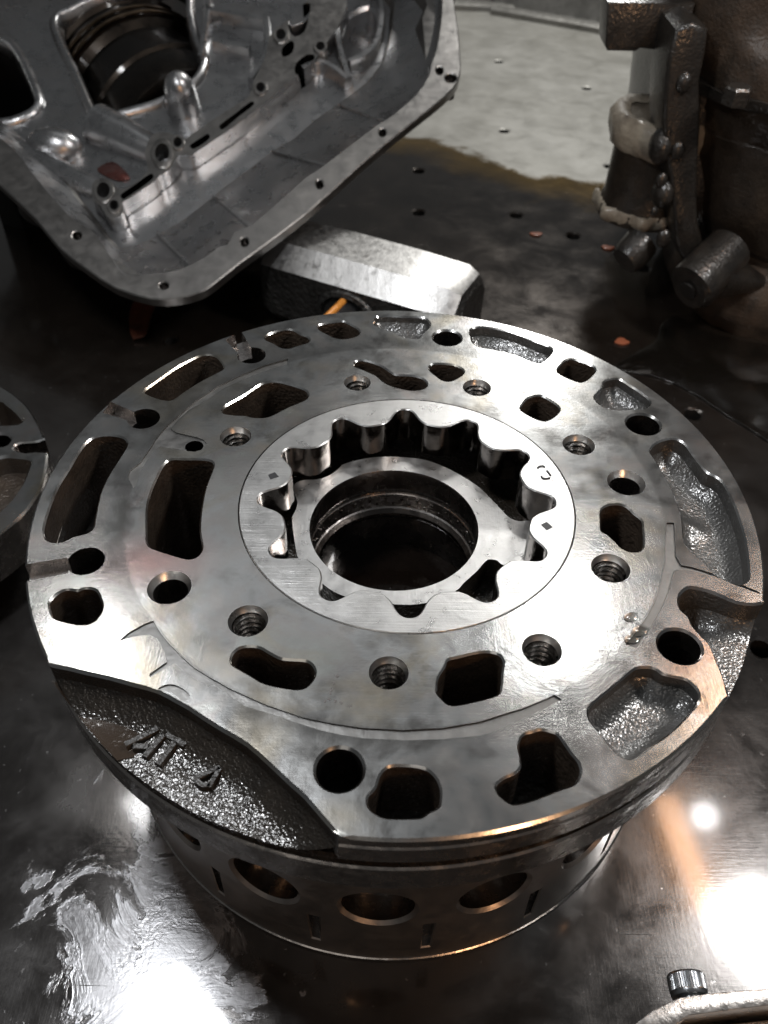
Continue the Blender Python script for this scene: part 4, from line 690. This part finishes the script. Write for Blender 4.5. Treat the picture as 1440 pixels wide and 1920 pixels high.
for q in D['marks']:
    v=[(p[0]-RC[0],p[1]-RC[1],.1182) for p in q]; v+= [(p[0],p[1],.1177) for p in v]
    obj('timing_mark',v,[(0,1,2,3),(0,4,5,1),(1,5,6,2),(2,6,7,3),(3,7,4,0)],'ink',ring,0)
m=MB()
for st in D['pen']:
    P=smooth(np.array(st)-np.array(RC),4,False); m.tube([(p[0],p[1],.1172) for p in P],[.0028]+[.0038]*(len(P)-2)+[.0028],6)
m.build('pen_mark','ink',ring)
# droplets of fluid on the pump face
rs=np.random.default_rng(12); n=0
for (x,y,r,lab) in [(.585,-.42,.017,'clear fluid droplet on the pump face, uppermost of the cluster by the right groove'),(.60,-.463,.020,'clear fluid droplet on the pump face in the middle of the cluster'),(.575,-.488,.018,'clear fluid droplet on the pump face, lowest of the cluster')]:
    m=MB(); m.ball((0,0,0),r,(1.25,.85,.14),8,18); o=m.build('fluid_droplet','droplet'); o.location=Vector((x,y,.0005))*S; o.rotation_euler=(0,0,.5); tag(o,lab,'droplet','fluid droplets on the pump face')
# ---------------------------------------------------------------- second pump cover at the left edge
d2=D['d2']; Z2=-.6; c2=(-1.99,.70); 
cov=thing('pump_cover','smaller round pump cover cut off by the left edge, oily slot in its rim','pump cover',(c2[0],c2[1],TZ))
sh=lambda L: np.array(L)-np.array(c2)
rl=np.array(d2['rim']); rim=sh(smooth(rl,4,False)); a0=math.atan2(*rim[-1][::-1]); a1=math.atan2(*rim[0][::-1]); r0=np.hypot(*rim[-1]); r1=np.hypot(*rim[0])
dd=(a1-a0)%(2*math.pi)
if dd<math.pi: dd-=2*math.pi
arc=[]
for t in np.linspace(0,1,40)[1:-1]:
    a=a0+dd*t; r=r0+(r1-r0)*t; r=r+(.62-r)*math.sin(math.pi*t)**.5*.6; arc.append((r*math.cos(a),r*math.sin(a)))
loop=np.array(list(rim)+arc)
rg=[dict(key='a',loop=smooth(sh(d2['a']),3),z=-.14,ch=.01),dict(key='l',loop=smooth(sh(d2['l']),3),z=-.09,ch=.01),dict(key='h',loop=smooth(sh(d2['h']),3),z=-.14,ch=.01),dict(key='c',loop=smooth(sh(d2['c']),2),z=-.05,ch=.006)]
lv=levels(loop,rg,.4,.008,None,(),lambda put,p,q,k: put([p,(p[0],p[1],.18),(q[0],q[1],.18),q],'side')) if False else levels(loop,[dict(r,z=r['z']+.4) for r in rg],.4,.008,None,(),lambda put,p,q,k: put([p,(p[0],p[1],.2),(q[0],q[1],.2),q],'side'))
obj('cover_face',*lv['base'],'plate',cov,35); obj('cover_rim',*lv['side'],'rim',cov,35)
for k,nm,mt in (('a','oil_port','portwall'),('l','oil_port','portwall'),('h','bolt_hole','dark_bore'),('c','edge_slot','dark_bore')): obj(nm,*lv[k],mt,cov,45)
m=MB(); m.lathe([(.44,.2),(.44,0)],48); obj('cover_hub',m.v,[tuple(reversed(q)) for q in m.f],'dark_bore',cov)
for (x,y,r,lab) in [(-1.565,1.115,.022,'oil droplet hanging at the outer end of the edge slot'),]:
    m=MB(); m.ball((0,0,0),r,(.8,.8,1),8,14); o=m.build('oil_droplet','droplet'); o.location=Vector((x,y,Z2-.03))*S; tag(o,lab+' on the small pump cover','droplet')

# ---------------------------------------------------------------- aluminium transmission case (tilted pan face)
CO=np.array(D['caseO']); tau=math.radians(20)
case=thing('transmission_case','open grey aluminium transmission case with bolt flange and fluid channels, leaning at the upper left','transmission case',tuple(CO))
case.rotation_euler=(tau,0,0)
C=D['case']; outer=smooth(C['outer'],2); inner=smooth(C['inner'],2); foot=smooth(C['foot'],2)
CC=np.array([-.25,1.75])
def IN(p,d=.20):
    q=np.array(p[:2])-CC; l=np.hypot(*q); return CC+q*(1-d/l*1.0)
rg=[dict(key='in',loop=inner,z=None)]+[dict(key='f%d'%i,loop=np.array(h),z=-.12,ch=.006) for i,h in enumerate(C['fholes'])]
lv=levels(outer,rg,0,.006,None,(),lambda put,p,q,k: (put([p,(p[0],p[1],-.055),(q[0],q[1],-.055),q],'side'),put([(p[0],p[1],-.055),(IN(p)[0],IN(p)[1],-.075),(IN(q)[0],IN(q)[1],-.075),(q[0],q[1],-.055)],'side'),put([(IN(p)[0],IN(p)[1],-.075),(IN(p,.60)[0],IN(p,.60)[1],-.60),(IN(q,.60)[0],IN(q,.60)[1],-.60),(IN(q)[0],IN(q)[1],-.075)],'body')))
obj('pan_flange',*lv['base'],'aluflange',case,35); obj('flange_edge',*lv['side'],'aluflange',case,35); obj('outer_wall',*lv['body'],'darkalu',case,35)
for i in range(len(C['fholes'])): obj('flange_bolt_hole',*lv['f%d'%i],'dark_bore',case,40)
# sloped inner wall lofted from flange to foot, with a rolled edge
n=len(inner); v=[];f=[]; rows=[(0,0),(.03,-.03),(.10,-.06),(.55,-.14),(.90,-.205),(1,-.22)]
for t,z in rows:
    for i in range(n): p=inner[i]*(1-t)+foot[i]*t; v.append((p[0],p[1],z))
for r in range(len(rows)-1):
    for i in range(n):
        j=(i+1)%n; f.append((r*n+j,r*n+i,(r+1)*n+i,(r+1)*n+j))
obj('sloped_wall',v,f,'alu',case,45)
fr=[]
fr.append(dict(key='pocket',loop=smooth(C['pocket'],3),z=-.42,ch=.02))
fr.append(dict(key='win',loop=smooth(C['window'],3),z=None)); fr.append(dict(key='win2',loop=smooth(C['window2'],2),z=None))
fr.append(dict(key='ridge',loop=smooth(C['ridge'],2),z=-.16,ch=.008))
for i,s_ in enumerate(C['slots']): fr.append(dict(key='sl%d'%i,loop=smooth(s_,2),z=-.34))
for i,s_ in enumerate(C['rholes']): fr.append(dict(key='rh%d'%i,loop=np.array(s_),z=-.40,ch=.006))
ft=offset(foot,-.03)
lv=levels(ft,fr,-.265)
obj('case_floor',*lv['base'],'alu',case,35)
v=[];f=[]
for P,z in ((foot,-.22),(offset(foot,-.012),-.226),(ft,-.265)):
    v+=[(p[0],p[1],z) for p in P]
for r in range(2):
    for i in range(n): j=(i+1)%n; f.append((r*n+j,r*n+i,(r+1)*n+i,(r+1)*n+j))
obj('floor_step',v,f,'aluflange',case,50)
obj('channel_ridge',*lv['ridge'],'aluflange',case,35); obj('deep_pocket',*lv['pocket'],'alu',case,40)
for i in range(len(C['slots'])): obj('channel_slot',*lv['sl%d'%i],'dark_bore',case,40)
for i in range(len(C['rholes'])): obj('ridge_bolt_hole',*lv['rh%d'%i],'dark_bore',case,40)
for h_ in C['rholes']:
    h_=np.array(h_); k=len(h_); cx=h_.mean(0); v=[];f=[]
    for sc_,z in ((1.04,-.161),(1.05,-.150),(1.55,-.150),(1.68,-.156),(1.74,-.27)):
        v+=[(cx[0]+(p[0]-cx[0])*sc_,cx[1]+(p[1]-cx[1])*sc_,z) for p in h_]
    for r in range(4):
        for i in range(k): j=(i+1)%k; f.append((r*k+i,(r+1)*k+i,(r+1)*k+j,r*k+j))
    obj('ring_boss',v,[tuple(reversed(q)) for q in f] if area(h_)>0 else f,'aluflange',case,40)
for nm,L in (('window_frame',smooth(C['window'],3)),('window_frame',smooth(C['window2'],2))):
    # rounded raised lip round each opening and a black light-blocking well added below
    L=ccw(L); k=len(L); v=[];f=[]; rows=[(.055,-.2655),(.05,-.245),(.03,-.228),(.012,-.226),(0,-.24),(-.012,-.30),(-.016,-.33)]
    for d_,z in rows: v+=[(p[0],p[1],z) for p in offset(L,d_)]
    for r in range(len(rows)-1):
        for i in range(k): j=(i+1)%k; f.append((r*k+i,r*k+j,(r+1)*k+j,(r+1)*k+i))
    fo=obj(nm,v,f,'alu',case,60)
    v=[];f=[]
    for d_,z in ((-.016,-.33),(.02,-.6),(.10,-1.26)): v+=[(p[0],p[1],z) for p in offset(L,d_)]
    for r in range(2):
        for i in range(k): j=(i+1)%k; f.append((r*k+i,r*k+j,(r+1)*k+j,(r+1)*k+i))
    obj('window_blackout',v,f,'black',fo,60)
m=MB(); (x,y),(x2,y2)=C['dome']; m.lathe([(.105,-.27),(.10,-.2),(.092,-.12),(.07,-.06),(.035,-.03),(0,-.022)],28,(x,y)); obj('dome_boss',m.v,[tuple(reversed(q)) for q in m.f],'alu',case,60)
(x,y),_=C['dome2']; m=MB(); m.ball((x,y,-.25),.15,(1.15,.75,.85),12,24); obj('dome_boss',m.v,m.f,'alu',case,60)
for nm in ('tube','tube2'):
    (a,b),(c_,d_)=C[nm]; m=MB(); m.tube([(a,b,-.27),((a+c_)/2,(b+d_)/2,-.265),(c_-.02,d_,-.262)],[.14 if nm=='tube' else .10,.115 if nm=='tube' else .085,.085 if nm=='tube' else .06],20); obj('tube_boss',m.v,m.f,'alu',case,50)
# ribs and track walls cast on the upper floor
def rib(P,w_,z0,z1,name,mat):
    P=smooth(np.array(P),4,False); n_=len(P); v=[];f=[]
    T=np.gradient(P,axis=0); T/=np.maximum(np.linalg.norm(T,axis=1,keepdims=True),1e-9); Nn=np.stack([-T[:,1],T[:,0]],1)
    for p,q in zip(P,Nn):
        for d_,z in ((-w_*1.25,z0),(-w_,z1-.008),(-w_*.7,z1),(w_*.7,z1),(w_,z1-.008),(w_*1.25,z0)): v.append((p[0]+q[0]*d_,p[1]+q[1]*d_,z))
    for i in range(n_-1):
        for k in range(5): f.append((i*6+k,(i+1)*6+k,(i+1)*6+k+1,i*6+k+1))
    f.append(tuple(reversed(range(6)))); f.append(tuple((n_-1)*6+k for k in range(6)))
    return obj(name,v,[tuple(reversed(q)) for q in f],mat,case,35)
for P in C['ribs']: rib(P,.020,-.268,-.185,'cast_rib','alu')
for a,b_ in C['seams']:
    i0=np.argmin(np.hypot(*(foot-np.array(a)).T)); i1=np.argmin(np.hypot(*(inner-np.array(b_)).T)); A0,B0=foot[i0],inner[i1]
    m=MB(); m.tube([(A0[0]*(1-t)+B0[0]*t,A0[1]*(1-t)+B0[1]*t,-.212+(.17)*t) for t in (0,.35,.7,.95)],.010,8); obj('wall_seam',m.v,m.f,'alu',case,60)
# clutch drum seen through the windows
ax=np.array([-.6,.8,-.12]); ax/=np.linalg.norm(ax); p0=np.array([-.22,1.86,-.80]); e1=np.cross(ax,[0,0,1.]); e1/=np.linalg.norm(e1); e2=np.cross(e1,ax)
dm=MB(); prf=[(0,0),(.36,0),(.40,.015),(.41,.04),(.41,.30),(.425,.32),(.425,.36),(.41,.38),(.41,.62),(.44,.66),(.44,.9),(.46,.92),(.46,2.2)]; v=[];f=[]; n=60
for i in range(n):
    t=2*math.pi*i/n
    for r,h in prf: v.append(tuple(p0+ax*h+r*1.4*(e1*math.cos(t)+e2*math.sin(t))))
k=len(prf)
for i in range(n):
    j=(i+1)%n
    for q in range(k-1): f.append((i*k+q,j*k+q,j*k+q+1,i*k+q+1))
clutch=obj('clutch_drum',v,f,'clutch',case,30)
for h in (.72,.80,.98):
    m=MB(); P=[tuple(p0+ax*h+.632*(e1*math.cos(t)+e2*math.sin(t))) for t in np.linspace(0,2*math.pi,49)]; m.tube(P,.014,6,False); obj('bronze_band',m.v,m.f,'bronze',clutch,60)
m=MB()
for i in range(40):
    t=2*math.pi*i/40; p=p0-ax*.06+.50*(e1*math.cos(t)+e2*math.sin(t)); m.tube([tuple(p),tuple(p-ax*.16)],.018,5)
obj('spline_teeth',m.v,m.f,'clutch',clutch,40)['kind']='stuff'
m=MB(); m.prism([(-1.9,1.2),(.1,1.2),(.1,3.2),(-1.9,3.2)],-1.28,-1.25); obj('cavity_blackout',m.v,m.f,'black',case)  # black sheet closes the cavity so the openings stay dark
# red reflection inside the case, modelled as a thin tinted film
def film(loop,z0,name,lab):
    L=smooth(loop,3); m=MB(); m.prism(L,z0,z0+.004,.002); o=m.build(name,'redglint'); o.location=case.location; o.rotation_euler=case.rotation_euler; tag(o,lab,'reflection')
film([(-.60,1.14),(-.52,1.20),(-.43,1.12),(-.40,1.06),(-.47,1.05),(-.55,1.09)],-.262,'red_glint','red reflection shaped as a thin film beside the lower tube boss')
# exterior lumps under the flange at the left
for (x,y,z,r,sc) in ((-.72,.42,-.28,.13,(1,1,1.2)),(-.45,.30,-.3,.09,(1,1,1.3)),(-1.0,.75,-.3,.15,(1.2,.8,1.1))):
    m=MB(); m.ball((x+.10,y+.16,z-.04),r*.8,sc,8,14); obj('casting_boss',m.v,m.f,'darkalu',case,60)
# ---------------------------------------------------------------- club hammer
ham=thing('club_hammer','worn club hammer head lying on the bench behind the pump','hammer',(-.12,2.42,-.75))
A=np.array([.906,-.422,-.03]); A/=np.linalg.norm(A); B=np.array([-.422,-.906,0]); Cz=np.cross(A,B)*-1
if Cz[2]<0: Cz=-Cz
fr_=lambda p: tuple(p[0]*A+p[1]*B+p[2]*Cz)
def section(w_,h_,c_): return [(-w_,-h_+c_),(-w_+c_,-h_),(w_-c_,-h_),(w_,-h_+c_),(w_,h_-c_*1.1),(w_-c_*1.1,h_),(-w_+c_,h_),(-w_,h_-c_)]
xs=[(-.60,.70),(-.57,.86),(-.50,.97),(-.2,1.0),(.0,1.0),(.2,1.0),(.49,.97),(.555,.86),(.58,.72)]
v=[];f=[];fm=[]
for x,s_ in xs:
    for y,z in section(.245*s_,.245*s_,.095*s_): v.append(fr_((x,y,z)))
for i in range(len(xs)-1):
    for k in range(8): f.append((i*8+k,i*8+(k+1)%8,(i+1)*8+(k+1)%8,(i+1)*8+k))
f.append(tuple(reversed(range(8)))); f.append(tuple((len(xs)-1)*8+k for k in range(8)))
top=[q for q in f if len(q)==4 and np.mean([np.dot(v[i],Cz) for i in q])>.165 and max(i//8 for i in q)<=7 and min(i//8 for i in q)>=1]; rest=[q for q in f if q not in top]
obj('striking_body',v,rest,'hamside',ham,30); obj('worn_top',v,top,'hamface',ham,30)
m=MB(); v=[];f=[]
for (d_,a,b) in ((.235,.19,.15),(.262,.175,.14),(.268,.15,.12),(.25,.135,.105)):
    for k in range(28): t=2*math.pi*k/28; v.append(fr_((-.03+a*math.cos(t),d_,-.02+b*math.sin(t))))
for r in range(3):
    for k in range(28): q=(k+1)%28; f.append((r*28+k,(r+1)*28+k,(r+1)*28+q,r*28+q))
obj('eye_collar',v,f,'hamside',ham,50)
hd=np.array([-.42,-.85,-.02])
P=[np.array(fr_((-.03,.2,-.02)))+hd*t for t in (0,.1,.3,.6,.9)]; m=MB(); m.tube(P,[.10,.10,.095,.10,.11],16); h=obj('handle',m.v,m.f,'rubber',ham,50)
m=MB(); m.tube([p+np.array([-.01,-.01,.098 if i else .10]) for i,p in enumerate(P)],.02,8); obj('orange_stripe',m.v,m.f,'orange',h,50)
# ---------------------------------------------------------------- brown greasy gearbox at the right
gb=thing('greasy_gearbox','tall gearbox caked in brown grease and rust at the right edge','gearbox',(2.4,2.9,TZ))
def lo(p): return (p[0]-2.4,p[1]-2.9,p[2]-TZ)
def shell(name,rows,mat,sm=50,n=72,jit=.0,depth=.9,parent=gb,seed=1):
    """rows: (z, xleft, xright, yfront, ycentre) cross sections, superelliptic front"""
    rs=np.random.default_rng(seed); v=[];f=[]
    rows=[tuple(a+(b-a)*q/4 for a,b in zip(r0,r1)) for r0,r1 in zip(rows[:-1],rows[1:]) for q in range(4)]+[rows[-1]]
    for z,xl,xr,yf,yc in rows:
        for k in range(n):
            t=2*math.pi*k/n; cx=(xl+xr)/2; a=(xr-xl)/2; b=yc-yf; c_,s_=math.cos(t),math.sin(t)
            x=cx+a*np.sign(c_)*abs(c_)**.7; y=yc+b*np.sign(s_)*abs(s_)**.7
            wv_=1+.012*math.sin(5*t+z*7+seed)+.009*math.sin(9*t-z*11)+.006*math.sin(17*t+z*23); v.append(lo((cx+(x-cx)*wv_+rs.normal(0,jit*.6),yc+(y-yc)*wv_+rs.normal(0,jit*.6),z+rs.normal(0,jit*.6))))
    for i in range(len(rows)-1):
        for k in range(n): q=(k+1)%n; f.append((i*n+k,i*n+q,(i+1)*n+q,(i+1)*n+k))
    f.append(tuple(reversed(range(n)))); f.append(tuple((len(rows)-1)*n+k for k in range(n)))
    return obj(name,v,f,mat,parent,sm)
shell('lower_foot',[(TZ+.002,1.74,3.6,2.32,3.1),(TZ+.10,1.68,3.6,2.32,3.1),(-.78,1.66,3.6,2.36,3.1),(-.66,1.70,3.6,2.42,3.1),(-.62,1.80,3.6,2.5,3.1)],'rusty',jit=.004,seed=3)
shell('main_casing',[(-.70,1.86,3.7,2.62,3.4),(-.66,1.76,3.7,2.52,3.4),(-.56,1.68,3.7,2.44,3.4),(-.40,1.62,3.7,2.40,3.4),(-.02,1.55,3.7,2.40,3.4),(.0,1.545,3.7,2.405,3.4),(.10,1.50,3.7,2.42,3.4),(.22,1.46,3.7,2.44,3.4)],'grime',jit=.004,seed=4)
shell('upper_casing',[(.22,1.43,3.7,2.42,3.4),(.24,1.42,3.7,2.40,3.4),(.40,1.40,3.7,2.42,3.4),(.50,1.39,3.7,2.46,3.4),(.9,1.36,3.7,2.5,3.4),(1.6,1.3,3.7,2.6,3.4)],'rusty',jit=.005,seed=5)
shell('casting_ledge',[(.17,1.47,3.7,2.42,3.4),(.185,1.42,3.7,2.36,3.4),(.235,1.41,3.7,2.35,3.4),(.25,1.45,3.7,2.40,3.4)],'greasy',jit=.003,seed=8)
for x,y,z in ((1.58,2.47,.27),(1.92,2.36,.27)):
    m=MB(); m.lathe([(.065,-.02),(.065,.05),(.055,.06),(0,.06)],6,(x,y)); m.v=[lo((p[0],p[1],p[2]+z)) for p in m.v]; obj('ledge_bolt',m.v,[tuple(reversed(q)) for q in m.f],'greasy',gb,30)
# upright mating flange on its left side
def vext(loop,y0,y1,name,mat,parent=gb,sm=45,k=2,bev=.02):
    m=MB(); m.prism(smooth(loop,k),0,abs(y1-y0),bev,lambda p: lo((p[0],max(y0,y1)-p[2],p[1]))); return obj(name,m.v,m.f,mat,parent,sm)
vext([(1.27,.52),(1.29,.22),(1.345,.0),(1.41,-.16),(1.50,-.42),(1.56,-.58),(1.66,-.66),(1.72,-.60),(1.62,-.40),(1.54,-.1),(1.50,.1),(1.44,.3),(1.42,.52)],2.62,2.95,'mating_flange','greasy')
for (x,z,r) in ((1.345,-.03,.085),(1.415,-.27,.085)):
    m=MB(); m.ball(lo((x,2.68,z)),r,(.7,1,1.05),8,14); obj('flange_bolt_head',m.v,m.f,'greasy',gb,50)
# barrel-shaped side boss with cream sludge on its rims
bc=(1.455,3.08); rs=np.random.default_rng(21)
m=MB(); m.lathe([(.27,-.56),(.27,-.50),(.245,-.44),(.24,-.20),(.26,-.10),(.26,-.02)],40,bc); m.v=[lo(p) for p in m.v]; obj('side_boss',m.v,[tuple(reversed(q)) for q in m.f],'grime',gb,40)
def smear(prof,nm,a0,a1,jit):
    m=MB(); m.lathe(prof,44,bc,a0,a1); k=len(prof); q=rs.normal(0,jit,(len(m.v),3)); 
    w1=[1+.055*math.sin(i//k*.43+.6)+.03*math.sin(i//k*.86) for i in range(len(m.v))]
    m.v=[lo(((p[0]-bc[0])*w1[i]+bc[0]+q[i][0],(p[1]-bc[1])*w1[i]+bc[1]+q[i][1],p[2]+q[i][2])) for i,p in enumerate(m.v)]; return obj(nm,m.v,[tuple(reversed(q)) for q in m.f],'cream',gb,60)
smear([(.262,-.17),(.280,-.15),(.292,-.08),(.288,-.03),(.265,.01),(.22,.008),(.19,-.01)],'cream_smear',0,2*math.pi,.004)
smear([(.26,-.475),(.275,-.48),(.285,-.51),(.28,-.54),(.26,-.56)],'cream_smear',math.radians(150),math.radians(300),.004)
m=MB(); m.lathe([(.21,-.012),(.17,-.03),(.0,-.03)],32,bc); m.v=[lo(p) for p in m.v]; obj('boss_face',m.v,[tuple(reversed(q)) for q in m.f],'crust2',gb,40)
m=MB(); m.tube([lo((1.40,2.78,-.60)),lo((1.33,2.72,-.66)),lo((1.30,2.70,-.68))],[.10,.10,.085],10); obj('lower_bolt','tmp' and m.v,m.f,'greasy',gb,40)
# gritty black bolt stub
m=MB(); m.tube([lo((1.80,2.55,-.52)),lo((1.66,2.42,-.60)),lo((1.585,2.36,-.645)),lo((1.57,2.35,-.65))],[.13,.135,.135,.115],18); st=obj('bolt_stub',m.v,m.f,'greasy',gb,40)
m=MB(); m.ball(lo((1.66,2.40,-.535)),.085,(1.1,.9,.7),8,14); obj('grit_crust',m.v,m.f,'grit',st,60)
m=MB(); m.tube([lo((1.572,2.345,-.65)),lo((1.56,2.335,-.656))],[.05,.05],12); obj('bolt_socket',m.v,m.f,'black',st,40)
m=MB(); m.tube([lo((1.72,2.46,-.62)),lo((1.86,2.5,-.66)),lo((2.05,2.52,-.70))],[.14,.10,.03],14); obj('bolt_web',m.v,m.f,'greasy',gb,50)
shell('rear_casting',[(-.64,1.50,1.95,2.86,3.5),(-.4,1.44,1.95,2.84,3.5),(.0,1.40,1.95,2.86,3.5),(.3,1.38,1.95,2.84,3.5),(.8,1.36,1.95,2.86,3.5)],'greasy',jit=.004,seed=12)
m=MB()
for k in range(7): m.ball(lo((1.32+.05*k*(.6+.4*math.sin(k)),2.64-.02*(k%2),.45-.16*k)),.03+.012*math.sin(k*2.3),(1,.7,1.3),6,10)
obj('grease_lumps',m.v,m.f,'greasy',gb,60)['kind']='stuff'
# top bracket with a dripping lump
br=thing('gearbox_bracket','black greasy bracket bolted on top left of the brown gearbox','bracket',(1.2,3.0,.4))
m=MB(); m.prism([(-.20,.16),(.22,.16),(.21,-.03),(.17,-.055),(.0,-.04),(-.02,-.055),(-.16,-.055),(-.175,-.03)],0,.2,.01,lambda p: (p[0],.1-p[2],p[1])); obj('bracket_plate',m.v,m.f,'greasy',br,40)
m=MB(); m.ball((.13,-.13,-.03),.03,(1.2,.8,.9),6,10); m.ball((.17,-.13,-.06),.024,(1,.8,1.2),6,10); obj('cream_drip',m.v,m.f,'cream',br,60)
# rail along the top of the picture
rail=thing('bench_rail','dark worn metal rail running above the back of the bench','rail',(1.9,3.3,.56))
m=MB(); m.prism([(-1.6,-.05),(2.4,-.05),(2.4,.05),(-1.6,.05)],0,.16,.01,lambda p: (p[0],p[2],p[1]-.0)); obj('rail_bar',m.v,m.f,'railpaint',rail,40)
for x in (-1.30,-1.22,-1.15,-1.08):
    m=MB(); m.ball((x,.0,-.05),.03,(1,1,.6),6,10); obj('rail_rivet',m.v,m.f,'greasy',rail,60)
m=MB(); m.ball((.0,-.02,-.06),.09,(.6,.6,1.1),8,12); cr=obj('cream_lump',m.v,m.f,'cream',rail,60); cr.location=Vector((.36,-.35,-.13))*S
# ---------------------------------------------------------------- cover edge with cap screw, lower right corner
cv=thing('metal_cover','upright metal cover with a bright edge and crusted inside at the lower right corner','cover',(.8,-1.13,TZ))
PR=np.array(D['plateR']); PL=PR-np.array([.8,-1.13])
m=MB(); m.prism(PL,-.45-TZ-1+.5,.5,.006,None); m.v=[(p[0],p[1],p[2]) for p in m.v]
m=MB(); m.prism(PL,.02,.5,.003); obj('cover_edge',m.v,m.f,'coverplate',cv,35)
q=np.array([(.66,-1.19),(.70,-1.172),(.80,-1.160),(.98,-1.140),(1.05,-1.135),(1.05,-1.30),(.62,-1.30)])-np.array([.8,-1.13])
rs=np.random.default_rng(3)
m=MB(); m.prism(q,.02,.44,.01); obj('crusted_inside',m.v,m.f,'crust',cv,35)
sc=thing('cap_screw','knurled steel cap screw standing out of the metal cover edge at lower right','screw',(.706,-1.112,-.545))
v=[];f=[]; n=144
prf=[(.026,0),(.041,0),(.0425,.004),(.0425,.010),(.044,.011),(.044,.044),(.041,.049),(.030,.050),(.024,.050),(.024,.030),(0,.028)]
for i in range(n):
    t=2*math.pi*i/n
    for k,(r,y) in enumerate(prf):
        rr=r-(.0016 if (i%3==0 and k in(4,5)) else 0); v.append((rr*math.cos(t),y,rr*math.sin(t)))
k=len(prf)
for i in range(n):
    j=(i+1)%n
    for q_ in range(k-1): f.append((i*k+q_,i*k+q_+1,j*k+q_+1,j*k+q_))
obj('screw_head',v,f,'capscrew',sc,25)
m=MB(); m.tube([(0,.012,0),(0,-.03,0)],.026,16); obj('screw_shank',m.v,m.f,'capscrew',sc,40)
